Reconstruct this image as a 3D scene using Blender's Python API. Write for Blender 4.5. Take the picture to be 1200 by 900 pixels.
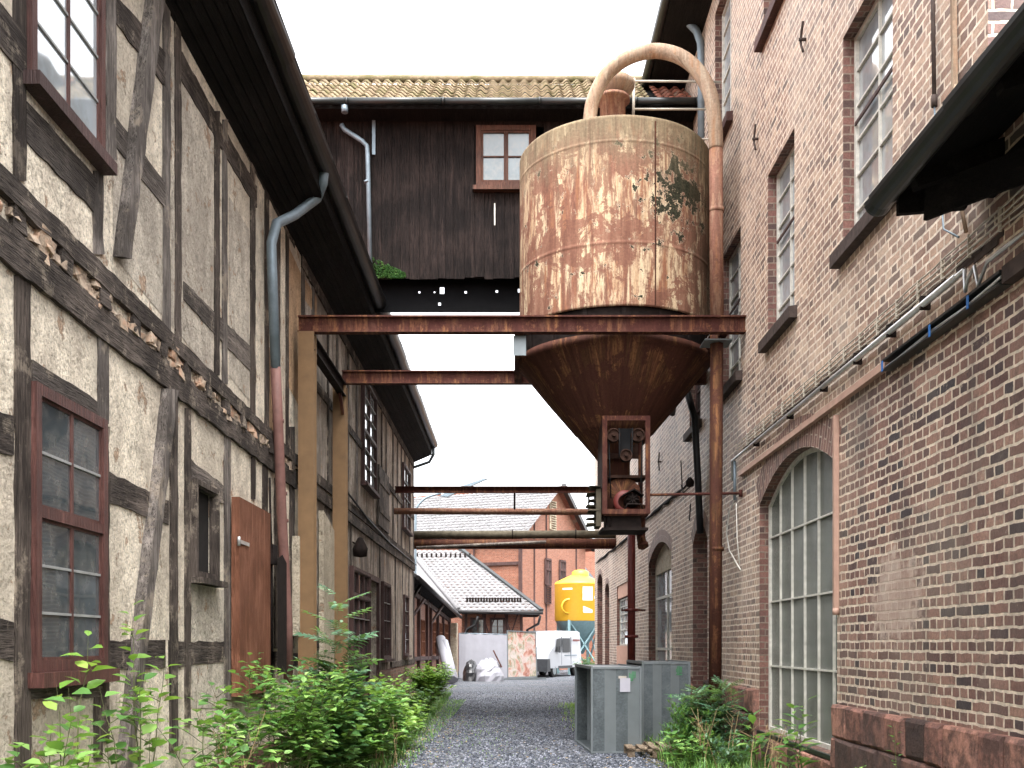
import bpy, math, random
from mathutils import Vector, Matrix
random.seed(7)
R_ = random.uniform
for o in list(bpy.data.objects): bpy.data.objects.remove(o)
scn = bpy.context.scene
COL = scn.collection

# ------------------------------------------------------------------ camera, sky, sun, exposure
F = 1200.0            # focal length in units of a 1200 wide picture
EYE = 1.6; CX = 600.0; HY = 755.0
cd = bpy.data.cameras.new('camera'); cam = bpy.data.objects.new('camera', cd); COL.objects.link(cam)
cam.location = (0, 0, EYE); cam.rotation_euler = (math.pi/2, 0, 0)
cd.sensor_width = 36; cd.lens = 36; cd.shift_y = (HY-450)/1200.0
cd.clip_start = 0.1; cd.clip_end = 2000
scn.camera = cam
SUN_EL, SUN_AZ = math.radians(68), math.radians(172)
w = bpy.data.worlds.new("World"); scn.world = w; w.use_nodes = True
nt = w.node_tree; nt.nodes.clear()
sky = nt.nodes.new('ShaderNodeTexSky'); sky.sky_type = 'NISHITA'; sky.sun_disc = False
sky.sun_elevation = SUN_EL; sky.sun_rotation = SUN_AZ; sky.dust_density = 4.0; sky.air_density = 1.0; sky.ozone_density = 1.0
hs = nt.nodes.new('ShaderNodeHueSaturation'); hs.inputs['Saturation'].default_value = 0.12
bg = nt.nodes.new('ShaderNodeBackground'); bg.inputs['Strength'].default_value = 0.15
wo = nt.nodes.new('ShaderNodeOutputWorld')
nt.links.new(sky.outputs[0], hs.inputs['Color']); nt.links.new(hs.outputs[0], bg.inputs[0]); nt.links.new(bg.outputs[0], wo.inputs[0])
sl = bpy.data.lights.new('sun', 'SUN'); sun = bpy.data.objects.new('sun', sl); COL.objects.link(sun)
sl.energy = 0.7; sl.angle = math.radians(40); sl.color = (1, 0.97, 0.93)
sd = Vector((math.sin(SUN_AZ)*math.cos(SUN_EL), math.cos(SUN_AZ)*math.cos(SUN_EL), math.sin(SUN_EL)))
sun.rotation_euler = (-sd).to_track_quat('-Z', 'Y').to_euler(); sun.location = (0, 0, 40)
scn.view_settings.view_transform = 'Standard'; scn.view_settings.look = 'None'; scn.view_settings.gamma = 1
scn.view_settings.use_curve_mapping = False
scn.view_settings.exposure = 2.85

# ------------------------------------------------------------------ measured places
LW, RW = 3.1, 3.3     # the alley's half-widths: left wall at x=-3.1, right wall at x=3.3
def L(px, py, off=0.0):
    Y = F*LW/(CX-px); return Vector((-LW+off, Y, EYE+(HY-py)*Y/F))
def R(px, py, off=0.0):
    Y = F*RW/(px-CX); return Vector((RW-off, Y, EYE+(HY-py)*Y/F))
def P(px, py, Y): return Vector(((px-CX)*Y/F, Y, EYE+(HY-py)*Y/F))
def LY(px): return F*LW/(CX-px)
def RY(px): return F*RW/(px-CX)

# ------------------------------------------------------------------ mesh helpers
class MB:
    def __init__(s): s.v=[]; s.f=[]; s.uv={}; s.sm=set()
    def face(s, pts, uvs=None, smooth=False):
        i=len(s.v); s.v += [Vector(p) for p in pts]; s.f.append(list(range(i,i+len(pts))))
        if uvs: s.uv[len(s.f)-1]=uvs
        if smooth: s.sm.add(len(s.f)-1)
    def add(s, verts, faces, smooth=False, uvs=None):
        i=len(s.v); s.v += [Vector(p) for p in verts]
        for k,f in enumerate(faces):
            s.f.append([i+j for j in f])
            if smooth: s.sm.add(len(s.f)-1)
            if uvs: s.uv[len(s.f)-1]=[uvs[j] for j in f]
    def box(s, a, b, j=0.0):
        x0,y0,z0=[min(a[i],b[i]) for i in range(3)]; x1,y1,z1=[max(a[i],b[i]) for i in range(3)]
        vs=[(x,y,z) for z in (z0,z1) for y in (y0,y1) for x in (x0,x1)]
        if j: vs=[(x+R_(-j,j),y+R_(-j,j),z+R_(-j,j)) for x,y,z in vs]
        s.add(vs,[(0,2,3,1),(4,5,7,6),(0,1,5,4),(2,6,7,3),(0,4,6,2),(1,3,7,5)])
    def bar(s, p, q, w, h=None, up=(0,0,1)):
        p=Vector(p); q=Vector(q); h=w if h is None else h
        d=(q-p).normalized(); up=Vector(up)
        if abs(d.dot(up))>0.99: up=Vector((1,0,0))
        sd=d.cross(up).normalized(); u=sd.cross(d).normalized()
        c=[(-1,-1),(1,-1),(1,1),(-1,1)]
        vs=[e+sd*(a*w/2)+u*(b*h/2) for e in (p,q) for a,b in c]
        s.add(vs,[(0,3,2,1),(4,5,6,7),(0,1,5,4),(1,2,6,5),(2,3,7,6),(3,0,4,7)])
    def prism(s, poly, d):
        d=Vector(d); n=len(poly); poly=[Vector(p) for p in poly]
        s.add(poly+[p+d for p in poly],[list(range(n))[::-1],list(range(n,2*n))]+[(i,(i+1)%n,n+(i+1)%n,n+i) for i in range(n)])
    def tube(s, pts, r, n=12, cap=True):
        pts=[Vector(p) for p in pts]; rs=r if isinstance(r,(list,tuple)) else [r]*len(pts)
        up=None; rings=[]; i0=len(s.v)
        for i,p in enumerate(pts):
            a=pts[max(0,i-1)]; b=pts[min(len(pts)-1,i+1)]; d=(b-a).normalized()
            if up is None:
                up=Vector((0,0,1)) if abs(d.z)<0.9 else Vector((0,1,0))
            sd=d.cross(up).normalized(); up=sd.cross(d).normalized()
            for k in range(n):
                t=2*math.pi*k/n; s.v.append(p+(sd*math.cos(t)+up*math.sin(t))*rs[i])
        for i in range(len(pts)-1):
            for k in range(n):
                a=i0+i*n+k; b=i0+i*n+(k+1)%n
                s.f.append([a,b,b+n,a+n]); s.sm.add(len(s.f)-1)
        if cap:
            s.f.append([i0+k for k in range(n)][::-1]); s.f.append([i0+(len(pts)-1)*n+k for k in range(n)])
    def lathe(s, c, prof, n=48, axis='Z', smooth=True, uvr=None):
        i0=len(s.v); c=Vector(c)
        for (r,z) in prof:
            for k in range(n+1):
                t=2*math.pi*k/n
                if axis=='Z': v=(r*math.cos(t),r*math.sin(t),z)
                elif axis=='Y': v=(r*math.cos(t),z,r*math.sin(t))
                else: v=(z,r*math.cos(t),r*math.sin(t))
                s.v.append(c+Vector(v))
        m=n+1; acc=[0]
        for i in range(1,len(prof)): acc.append(acc[-1]+math.hypot(prof[i][0]-prof[i-1][0],prof[i][1]-prof[i-1][1]))
        rr=uvr or max(p[0] for p in prof)
        for i in range(len(prof)-1):
            for k in range(n):
                a=i0+i*m+k
                s.f.append([a,a+1,a+1+m,a+m])
                if smooth: s.sm.add(len(s.f)-1)
                u0,u1=2*math.pi*rr*k/n,2*math.pi*rr*(k+1)/n
                s.uv[len(s.f)-1]=[(u0,acc[i]),(u1,acc[i]),(u1,acc[i+1]),(u0,acc[i+1])]
    def build(s, name, mat, parent=None, **tags):
        off=Vector((0,0,0)); p=parent
        while p is not None: off+=p.location; p=p.parent
        me=bpy.data.meshes.new(name)
        me.from_pydata([tuple(v-off) for v in s.v],[],s.f)
        uvl=me.uv_layers.new(name='UVMap')
        for pi,pol in enumerate(me.polygons):
            if pi in s.sm: pol.use_smooth=True
            n=pol.normal; ax=max(range(3),key=lambda i:abs(n[i])); cu=s.uv.get(pi)
            for k,li in enumerate(pol.loop_indices):
                if cu: uvl.data[li].uv=cu[k]; continue
                c=s.v[s.f[pi][k]]
                uvl.data[li].uv=(c.y,c.z) if ax==0 else ((c.x,c.z) if ax==1 else (c.x,c.y))
        if isinstance(mat,(list,tuple)):
            for m in mat: me.materials.append(m)
        else: me.materials.append(mat)
        o=bpy.data.objects.new(name,me); COL.objects.link(o)
        if parent is not None: o.parent=parent
        for k,v in tags.items(): o[k]=v
        return o
def build_each(mb, name, mat, parent, **tags):
    # one object per connected piece
    own={}
    def find(i):
        while own.setdefault(i,i)!=i: i=own[i]
        return i
    for f in mb.f:
        for j in f[1:]: own[find(j)]=find(f[0])
    groups={}
    for k,f in enumerate(mb.f): groups.setdefault(find(f[0]),[]).append(k)
    for ks in groups.values():
        m=MB(); mp={}
        for k in ks:
            g=[]
            for j in mb.f[k]:
                if j not in mp: mp[j]=len(m.v); m.v.append(mb.v[j])
                g.append(mp[j])
            m.f.append(g)
            if k in mb.sm: m.sm.add(len(m.f)-1)
            if k in mb.uv: m.uv[len(m.f)-1]=mb.uv[k]
        m.build(name,mat,parent,**tags)
def thing(name, label, cat, loc=(0,0,0), group=None):
    o=bpy.data.objects.new(name,None); COL.objects.link(o); o.location=loc; o.empty_display_size=0.2
    o['label']=label; o['category']=cat
    if group: o['group']=group
    return o
def tag(o,label,cat,group=None):
    o['label']=label; o['category']=cat
    if group: o['group']=group
    return o
def struct(name, mb, mat, kind='structure'):
    return mb.build(name, mat, None, kind=kind)
def copy_thing(o, loc, label, rotz=0.0, parent=None, scale=None):
    c=o.copy(); COL.objects.link(c)
    if parent is None:
        c.location=loc; c.rotation_euler=(0,0,rotz); c['label']=label
        if scale: c.scale=(scale,)*3
    else: c.parent=parent
    for ch in o.children: copy_thing(ch,None,None,parent=c)
    return c

# ------------------------------------------------------------------ materials
class NM:
    def __init__(s,name,rough=0.8,metal=0.0,spec=None):
        m=bpy.data.materials.new(name); m.use_nodes=True; s.m=m; s.t=m.node_tree; s.n=s.t.nodes; s.l=s.t.links
        s.b=s.n['Principled BSDF']; s.b.inputs['Roughness'].default_value=rough; s.b.inputs['Metallic'].default_value=metal
        s.b.inputs['Specular IOR Level'].default_value=spec if spec is not None else (0.12 if rough>=0.75 else 0.3 if rough>=0.5 else 0.5)
        tc=s.n.new('ShaderNodeTexCoord'); s.uv=tc.outputs['UV']; s.ob=tc.outputs['Object']
        s.geo=s.n.new('ShaderNodeNewGeometry'); s.pos=s.geo.outputs['Position']; s.rnd=s.geo.outputs['Random Per Island']
    def link(s,a,b): s.l.new(a,b)
    def map(s,vec,sc=(1,1,1),loc=(0,0,0)):
        m=s.n.new('ShaderNodeMapping'); s.link(vec,m.inputs[0]); m.inputs['Scale'].default_value=sc; m.inputs['Location'].default_value=loc; return m.outputs[0]
    def noise(s,vec,scale,detail=4,rough=0.55,dist=0):
        m=s.n.new('ShaderNodeTexNoise'); s.link(vec,m.inputs['Vector']); m.inputs['Scale'].default_value=scale
        m.inputs['Detail'].default_value=detail; m.inputs['Roughness'].default_value=rough; m.inputs['Distortion'].default_value=dist; return m.outputs['Fac']
    def vor(s,vec,scale,out='Distance',feature='F1'):
        m=s.n.new('ShaderNodeTexVoronoi'); m.feature=feature; s.link(vec,m.inputs['Vector']); m.inputs['Scale'].default_value=scale; return m.outputs[out]
    def ramp(s,fac,stops,interp='LINEAR'):
        m=s.n.new('ShaderNodeValToRGB'); s.link(fac,m.inputs[0]); cr=m.color_ramp; cr.interpolation=interp
        while len(cr.elements)>1: cr.elements.remove(cr.elements[0])
        for i,(p,c) in enumerate(stops):
            e=cr.elements[0] if i==0 else cr.elements.new(p)
            e.position=p
            if not isinstance(c,(tuple,list)): c=(c,c,c)
            e.color=(c[0],c[1],c[2],1)
        return m.outputs[0]
    def mix(s,fac,a,b,mode='MIX'):
        m=s.n.new('ShaderNodeMix'); m.data_type='RGBA'; m.blend_type=mode
        for sock,val in ((m.inputs[0],fac),(m.inputs[6],a),(m.inputs[7],b)):
            if isinstance(val,(int,float)): sock.default_value = val if sock.type=='VALUE' else (val,val,val,1)
            elif isinstance(val,tuple): sock.default_value=(val[0],val[1],val[2],1)
            else: s.link(val,sock)
        return m.outputs[2]
    def math(s,op,a,b=None):
        m=s.n.new('ShaderNodeMath'); m.operation=op
        for sock,val in ((m.inputs[0],a),(m.inputs[1],b)):
            if val is None: continue
            if isinstance(val,(int,float)): sock.default_value=val
            else: s.link(val,sock)
        return m.outputs[0]
    def sep(s,vec):
        m=s.n.new('ShaderNodeSeparateXYZ'); s.link(vec,m.inputs[0]); return m.outputs
    def bump(s,h,strength=0.5,dist=0.02,prev=None):
        m=s.n.new('ShaderNodeBump'); m.inputs['Strength'].default_value=strength; m.inputs['Distance'].default_value=dist
        s.link(h,m.inputs['Height'])
        if prev: s.link(prev,m.inputs['Normal'])
        return m.outputs[0]
    def done(s,col=None,normal=None,rough=None):
        if col is not None:
            if isinstance(col,tuple): s.b.inputs['Base Color'].default_value=(col[0],col[1],col[2],1)
            else: s.link(col,s.b.inputs['Base Color'])
        if normal is not None: s.link(normal,s.b.inputs['Normal'])
        if rough is not None: s.link(rough,s.b.inputs['Roughness'])
        return s.m
def sc(c,k): return tuple(min(1,x*k) for x in c)

def m_simple(name,c,rough=0.6,metal=0.0,var=0.25,scale=8,bump=0.15):
    n=NM(name,rough,metal); f=n.noise(n.pos,scale,6,0.6)
    col=n.ramp(f,[(0.25,sc(c,1-var)),(0.75,sc(c,1+var))])
    return n.done(col,n.bump(f,bump,0.01))
def m_plaster(name,c,dirt,dirtc):
    n=NM(name,0.95); big=n.noise(n.pos,0.9,5,0.6); fine=n.noise(n.pos,38,5,0.75); pit=n.vor(n.pos,26)
    mid=n.noise(n.pos,7,7,0.72)
    col=n.ramp(fine,[(0.33,sc(c,0.42)),(0.47,c),(0.7,sc(c,1.25))]); col=n.mix(0.85,col,n.ramp(mid,[(0.32,0.55),(0.5,1.0),(0.7,1.25)]),'MULTIPLY')
    st=n.noise(n.map(n.pos,(1.3,1.3,0.45)),1.6,6,0.65)
    col=n.mix(n.ramp(st,[(0.44,0),(0.56,dirt)]),col,dirtc)
    col=n.mix(n.ramp(big,[(0.3,0.55),(0.5,0)]),col,sc(c,0.55))
    # flaked places
    fl=n.noise(n.pos,3.2,8,0.7)
    flk=n.ramp(fl,[(0.60,0),(0.615,0.8)]); col=n.mix(flk,col,n.ramp(fine,[(0.35,(0.17,0.105,0.07)),(0.6,(0.50,0.34,0.23))]))
    hol=n.noise(n.pos,15,6,0.8); col=n.mix(n.ramp(hol,[(0.30,0.9),(0.36,0)]),col,sc(c,0.18))
    lump=n.noise(n.pos,12,4,0.6)
    nm=n.bump(lump,0.8,0.05); nm=n.bump(n.ramp(hol,[(0.30,0),(0.42,1)]),0.8,0.03,nm); nm=n.bump(flk,0.8,-0.03,nm); nm=n.bump(fine,1.0,0.03,nm); nm=n.bump(pit,0.4,0.012,nm)
    return n.done(col,nm)
def m_wood(name,c1,c2,axis='Z',rough=0.85,crack=1.0,island=True):
    lime='timber' in name
    n=NM(name,rough)
    s={'Z':(26,26,1.5),'Y':(26,1.5,26),'X':(1.5,26,26)}[axis]
    g=n.noise(n.map(n.pos,s),1.6,7,0.7,0.6); big=n.noise(n.pos,1.3,4)
    col=n.ramp(g,[(0.3,c1),(0.62,c2)])
    col=n.mix(n.ramp(big,[(0.42,0.65),(0.58,0)]),col,sc(c1,0.8))
    wth=n.noise(n.map(n.pos,tuple(x*.25 for x in s)),2.0,7,0.7)
    col=n.mix(n.ramp(wth,[(0.55,0),(0.68,0.6)]),col,sc(c2,1.7))
    if island: col=n.mix(0.75,col,n.ramp(n.rnd,[(0,0.62),(1,1.0)]),'MULTIPLY')
    if lime:
        lm=n.noise(n.pos,2.3,9,0.78); col=n.mix(n.ramp(lm,[(0.54,0),(0.60,0.6)]),col,(0.36,0.30,0.235)); sp=n.noise(n.pos,0.9,5,0.6); col=n.mix(n.ramp(sp,[(0.5,0),(0.62,0.6)]),col,sc(c1,0.55))
    cr=n.noise(n.map(n.pos,tuple(x*2.2 for x in s)),2.2,3,0.5,0.3)
    col=n.mix(n.ramp(cr,[(0.34,0.8*crack),(0.42,0)]),col,sc(c1,0.25))
    return n.done(col,n.bump(g,1.0,0.02,n.bump(cr,0.9,0.02)))
def m_brick(name,cols,mortar,bw=0.272,rh=0.0857,ms=0.011,soot=0.5,squash=0.5,pale=0.0,jit=0.012):
    n=NM(name,0.6)
    wob=n.n.new('ShaderNodeTexNoise'); n.link(n.pos,wob.inputs['Vector']); wob.inputs['Scale'].default_value=7; wob.inputs['Detail'].default_value=4
    sub=n.n.new('ShaderNodeVectorMath'); sub.operation='SUBTRACT'; n.link(wob.outputs['Color'],sub.inputs[0]); sub.inputs[1].default_value=(0.5,0.5,0.5)
    scl=n.n.new('ShaderNodeVectorMath'); scl.operation='SCALE'; n.link(sub.outputs[0],scl.inputs[0]); scl.inputs['Scale'].default_value=jit*2.2
    add=n.n.new('ShaderNodeVectorMath'); add.operation='ADD'; n.link(n.uv,add.inputs[0]); n.link(scl.outputs[0],add.inputs[1])
    def bt(c1,c2,mo,bias=0):
        b=n.n.new('ShaderNodeTexBrick'); n.link(add.outputs[0],b.inputs['Vector']); b.offset=0.5; b.offset_frequency=2; b.squash=squash; b.squash_frequency=2
        b.inputs['Color1'].default_value=(*c1,1); b.inputs['Color2'].default_value=(*c2,1); b.inputs['Mortar'].default_value=(*mo,1)
        b.inputs['Scale'].default_value=1; b.inputs['Mortar Size'].default_value=ms; b.inputs['Mortar Smooth'].default_value=0.25
        b.inputs['Bias'].default_value=bias; b.inputs['Brick Width'].default_value=bw; b.inputs['Row Height'].default_value=rh; return b
    k=bt((0,0,0),(1,1,1),(0.5,0.5,0.5))
    stops=[(i/(len(cols)-1),c) for i,c in enumerate(cols)]
    col=n.ramp(k.outputs['Color'],stops)
    fine=n.noise(n.pos,45,5,0.7); med=n.noise(n.pos,9,5,0.65); big=n.noise(n.pos,0.55,6,0.6)
    col=n.mix(0.8,col,n.ramp(fine,[(0.3,0.55),(0.7,1.35)]),'MULTIPLY')
    col=n.mix(n.ramp(med,[(0.55,0),(0.72,0.55)]),col,sc(cols[0],0.6))
    mcol=n.ramp(n.noise(n.pos,16,4),[(0.3,sc(mortar,0.62)),(0.65,sc(mortar,1.12))])
    col=n.mix(k.outputs['Fac'],col,mcol)
    col=n.mix(n.ramp(big,[(0.5,0),(0.72,soot)]),col,(0.035,0.032,0.036))
    stk=n.noise(n.map(n.pos,(1.4,1.4,0.22)),1.3,7,0.68)
    col=n.mix(n.ramp(stk,[(0.52,0),(0.68,0.45*min(1,soot*2))]),col,(0.06,0.05,0.048))
    spl=n.noise(n.pos,5.5,9,0.8)
    col=n.mix(n.ramp(spl,[(0.62,0),(0.65,0.6)]),col,sc(mortar,0.75))
    if pale:
        pb=n.noise(n.map(n.pos,(1,1,0.7),(4,9,2)),0.7,6,0.65)
        col=n.mix(n.ramp(pb,[(0.45,0),(0.7,pale)]),col,sc(mortar,0.9))
    inv=n.math('SUBTRACT',1.0,k.outputs['Fac'])
    nm=n.bump(inv,1.0,0.016); nm=n.bump(fine,0.5,0.008,nm); nm=n.bump(med,0.4,0.015,nm)
    return n.done(col,nm)

M={}
M['plaster']=m_plaster('plaster_ochre',(0.74,0.655,0.53),0.5,(0.36,0.30,0.24))
M['plaster_grey']=m_plaster('plaster_grey',(0.54,0.48,0.40),0.55,(0.28,0.24,0.2))
M['plaster_far']=m_plaster('plaster_weathered',(0.50,0.43,0.36),0.75,(0.13,0.105,0.09))
M['plaster_tan']=m_plaster('plaster_tan',(0.50,0.33,0.20),0.4,(0.25,0.17,0.11))
M['panel_cream']=m_plaster('panel_cream',(0.50,0.43,0.33),0.3,(0.3,0.25,0.19))
M['tim_v']=m_wood('timber_dark_upright',(0.03,0.024,0.021),(0.16,0.128,0.108),'Z')
M['tim_h']=m_wood('timber_dark_rail',(0.027,0.022,0.02),(0.155,0.126,0.108),'Y')
M['tim_light']=m_wood('timber_silvered',(0.06,0.05,0.045),(0.30,0.262,0.235),'Z')
M['tim_light_h']=m_wood('timber_silvered_rail',(0.05,0.042,0.038),(0.23,0.195,0.17),'Y')
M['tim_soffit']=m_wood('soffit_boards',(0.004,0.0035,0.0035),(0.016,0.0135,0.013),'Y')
M['door_red']=m_wood('red_brown_boards',(0.14,0.055,0.03),(0.27,0.12,0.075),'Z',island=False,crack=0.5)
M['frame_red']=m_wood('red_brown_window_paint',(0.06,0.022,0.018),(0.135,0.055,0.044),'Z',0.55,0.4,False)
M['frame_dark']=m_wood('dark_brown_window_paint',(0.045,0.022,0.02),(0.10,0.055,0.05),'Z',0.6,0.5,False)
M['frame_orange']=m_wood('orange_brown_window_paint',(0.05,0.02,0.012),(0.11,0.042,0.024),'Z',0.6,0.4,False)
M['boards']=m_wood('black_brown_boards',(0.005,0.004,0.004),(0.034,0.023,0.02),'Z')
M['black']=m_simple('shade_black_boards',(0.003,0.003,0.0035),0.9)  # near-black base paints in the shade under the bridge
M['glaz']=m_simple('grey_glazing_bar_paint',(0.22,0.22,0.215),0.6)
M['white']=m_simple('off_white_paint',(0.50,0.48,0.43),0.6,var=0.3,scale=14)
M['zinc']=m_simple('zinc_pipe',(0.16,0.20,0.23),0.5,0.3,0.25,6)
M['zinc_dark']=m_simple('dark_gutter',(0.016,0.019,0.019),0.4,0.2,0.35,5)
M['gutter_brown']=m_simple('dark_gutter_brown',(0.016,0.014,0.014),0.4,0.2,0.4,5)
M['pipe_pink']=m_simple('red_painted_pipe',(0.17,0.085,0.072),0.6,0,0.25,9)
M['ochre']=m_simple('ochre_steel_paint',(0.155,0.09,0.042),0.6,0,0.22,5)
M['cable_black']=m_simple('black_cable',(0.015,0.015,0.017),0.5)
M['steel']=m_simple('bright_conduit',(0.5,0.5,0.49),0.35,0.7,0.2)
M['conduit']=m_simple('grey_conduit',(0.40,0.36,0.30),0.5,0.1,0.3)
M['strip']=m_simple('pink_brown_strip_paint',(0.38,0.24,0.185),0.6,0,0.2,7)
M['salmon']=m_simple('salmon_render',(0.55,0.33,0.25),0.85,0,0.12)
M['stone_sill']=m_simple('sill_stone',(0.06,0.045,0.04),0.85,0,0.4,12,0.5)
M['brick']=m_brick('brick_red_brown',[(0.13,0.09,0.075),(0.25,0.155,0.12),(0.33,0.21,0.155),(0.40,0.265,0.195),(0.52,0.37,0.27)],(0.78,0.66,0.54),soot=0.22,pale=0.35,ms=0.012)
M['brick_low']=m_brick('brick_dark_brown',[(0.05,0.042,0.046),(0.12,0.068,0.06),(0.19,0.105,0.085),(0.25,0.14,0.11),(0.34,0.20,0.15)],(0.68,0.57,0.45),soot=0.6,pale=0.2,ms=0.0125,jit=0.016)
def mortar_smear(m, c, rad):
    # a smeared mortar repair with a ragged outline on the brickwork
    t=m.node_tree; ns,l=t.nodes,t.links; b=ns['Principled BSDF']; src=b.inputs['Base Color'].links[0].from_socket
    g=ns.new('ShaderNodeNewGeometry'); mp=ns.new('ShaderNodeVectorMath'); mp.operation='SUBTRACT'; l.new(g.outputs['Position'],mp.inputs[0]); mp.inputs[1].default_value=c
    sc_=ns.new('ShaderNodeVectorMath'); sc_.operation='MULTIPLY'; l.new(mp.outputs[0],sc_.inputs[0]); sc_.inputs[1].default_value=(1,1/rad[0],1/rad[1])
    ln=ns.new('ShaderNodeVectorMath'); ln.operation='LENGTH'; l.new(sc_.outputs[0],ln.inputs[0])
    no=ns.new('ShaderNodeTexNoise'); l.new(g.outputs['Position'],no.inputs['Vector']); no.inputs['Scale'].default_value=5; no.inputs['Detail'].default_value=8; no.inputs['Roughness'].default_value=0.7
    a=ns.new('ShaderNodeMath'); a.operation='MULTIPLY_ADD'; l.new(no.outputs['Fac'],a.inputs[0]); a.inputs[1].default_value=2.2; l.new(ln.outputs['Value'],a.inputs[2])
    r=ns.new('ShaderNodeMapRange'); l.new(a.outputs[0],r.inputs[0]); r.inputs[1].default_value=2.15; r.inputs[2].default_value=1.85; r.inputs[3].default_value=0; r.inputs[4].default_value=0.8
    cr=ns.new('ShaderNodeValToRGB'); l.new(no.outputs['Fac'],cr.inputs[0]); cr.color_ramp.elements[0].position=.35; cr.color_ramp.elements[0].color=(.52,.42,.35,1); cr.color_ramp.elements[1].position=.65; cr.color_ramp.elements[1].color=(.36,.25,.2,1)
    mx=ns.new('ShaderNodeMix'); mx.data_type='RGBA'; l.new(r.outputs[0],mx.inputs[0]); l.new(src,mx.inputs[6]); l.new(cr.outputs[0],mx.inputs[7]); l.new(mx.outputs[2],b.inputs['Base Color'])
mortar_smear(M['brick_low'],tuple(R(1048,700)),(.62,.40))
M['brick_far']=m_brick('brick_orange',[(0.24,0.085,0.05),(0.30,0.11,0.066),(0.35,0.145,0.09)],(0.30,0.22,0.17),0.25,0.075,0.008,soot=0.1)
M['brick_plinth']=m_brick('brick_plinth',[(0.14,0.07,0.055),(0.30,0.13,0.10),(0.36,0.2,0.16)],(0.3,0.24,0.19),soot=0.5)
def m_glass(name,c,rough=0.04,ior=1.9):
    n=NM(name,rough); n.b.inputs['IOR'].default_value=ior
    f=n.noise(n.pos,1.1,4); g=n.noise(n.pos,9,5)
    col=n.mix(n.ramp(g,[(0.45,0),(0.7,0.4)]),n.ramp(f,[(0.3,sc(c,0.6)),(0.7,sc(c,1.4))]),(0.2,0.19,0.17))
    return n.done(col,n.bump(n.noise(n.pos,2.0,1),0.10,0.02))
M['glass']=m_glass('old_window_glass',(0.05,0.06,0.065),0.03,2.1)
M['glass_pale']=m_glass('dusty_pale_glass',(0.42,0.47,0.50),0.10,2.6)
n=NM('ribbed_wired_glass',0.14); n.b.inputs['IOR'].default_value=1.8
_f=n.noise(n.map(n.pos,(1,60,60)),1.0,3); _g=n.noise(n.pos,2.0,5)
M['glass_sky']=m_glass('sky_reflecting_glass',(0.30,0.33,0.35),0.03,3.4)
M['glass_mid']=m_glass('blue_grey_glass',(0.11,0.135,0.145),0.15,1.6)
M['glass_rib']=n.done(n.ramp(_g,[(0.3,(0.045,0.055,0.047)),(0.7,(0.12,0.135,0.12))]),n.bump(n.vor(n.pos,70),0.6,0.01))
M['dark_void']=m_simple('dim_interior',(0.02,0.018,0.017),0.9)

# rust of the silo: uv = (distance round, distance along)
def m_rust(name,paint,rust,dark,top=None,amount=0.5,streak=0.35,zc=None,flake=None):
    n=NM(name,0.8); uv=n.uv
    st=n.noise(n.map(uv,(3.2,streak,1)),1.5,8,0.68,0.5); st2=n.noise(n.map(uv,(11,0.7,1),(3,1,0)),1.2,6,0.7); st3=n.noise(n.map(uv,(7,1.3,1),(9,5,0)),1.7,8,0.75,0.3)
    blot=n.noise(uv,1.5,10,0.75,0.4); fine=n.noise(uv,26,6,0.7)
    base=n.ramp(st,[(0.36,rust),(0.45,sc(rust,1.5)),(0.50,tuple((rust[i]*.4+paint[i]*.6) for i in range(3))),(0.57,paint)])
    base=n.mix(n.ramp(st2,[(0.46,0),(0.66,0.6)]),base,(0.28,0.13,0.055))
    base=n.mix(n.ramp(st3,[(0.50,0),(0.53,0.8)]),base,n.ramp(st2,[(0.35,sc(rust,0.8)),(0.65,sc(rust,1.5))]))
    base=n.mix(n.ramp(blot,[(0.56-0.1*amount,0),(0.575-0.1*amount,0.9)]),base,n.ramp(st,[(0.35,sc(rust,0.85)),(0.65,sc(rust,1.6))]))
    ch=n.noise(n.map(uv,(2.0,1.7,1),(7,3,0)),1.9,10,0.72)
    if flake:
        d=n.n.new('ShaderNodeVectorMath'); d.operation='DISTANCE'; n.link(n.pos,d.inputs[0]); d.inputs[1].default_value=flake
        ch=n.math('ADD',ch,n.math('MAXIMUM',n.math('MULTIPLY',n.math('SUBTRACT',0.95,d.outputs['Value']),0.2),0.0))
    o_=0.0 if flake else 0.07
    chips=n.ramp(ch,[(0.618+o_,0),(0.624+o_,1)])
    base=n.mix(chips,base,n.ramp(fine,[(0.4,dark),(0.6,sc(dark,2.2))]))
    rim=n.ramp(ch,[(0.600+o_,0),(0.612+o_,0.7 if flake else 0.0),(0.618+o_,0)])
    base=n.mix(rim,base,(0.66,0.58,0.44))
    if flake:
        sx=n.sep(n.pos)[0]; hh_=n.math('ADD',sx,n.math('MULTIPLY',n.math('SUBTRACT',st3,0.5),1.3))
        mr2=n.n.new('ShaderNodeMapRange'); n.link(hh_,mr2.inputs[0]); mr2.inputs[1].default_value=2.55; mr2.inputs[2].default_value=3.05
        base=n.mix(n.math('MULTIPLY',mr2.outputs[0],0.8),base,(0.07,0.05,0.03))
    if top:
        z=n.sep(n.pos)[2]
        h=n.math('ADD',z,n.math('MULTIPLY',n.math('SUBTRACT',st3,0.5),1.6))
        mr=n.n.new('ShaderNodeMapRange'); n.link(h,mr.inputs[0]); mr.inputs[1].default_value=zc[0]; mr.inputs[2].default_value=zc[1]
        base=n.mix(n.math('MULTIPLY',mr.outputs[0],0.8),base,n.ramp(st2,[(0.35,top),(0.7,sc(top,2.0))]))
    base=n.mix(0.6,base,n.ramp(fine,[(0.3,0.6),(0.7,1.25)]),'MULTIPLY')
    return n.done(base,n.bump(ch,0.25,0.02,n.bump(fine,0.3,0.006,n.bump(blot,0.15,0.02))))
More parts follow.
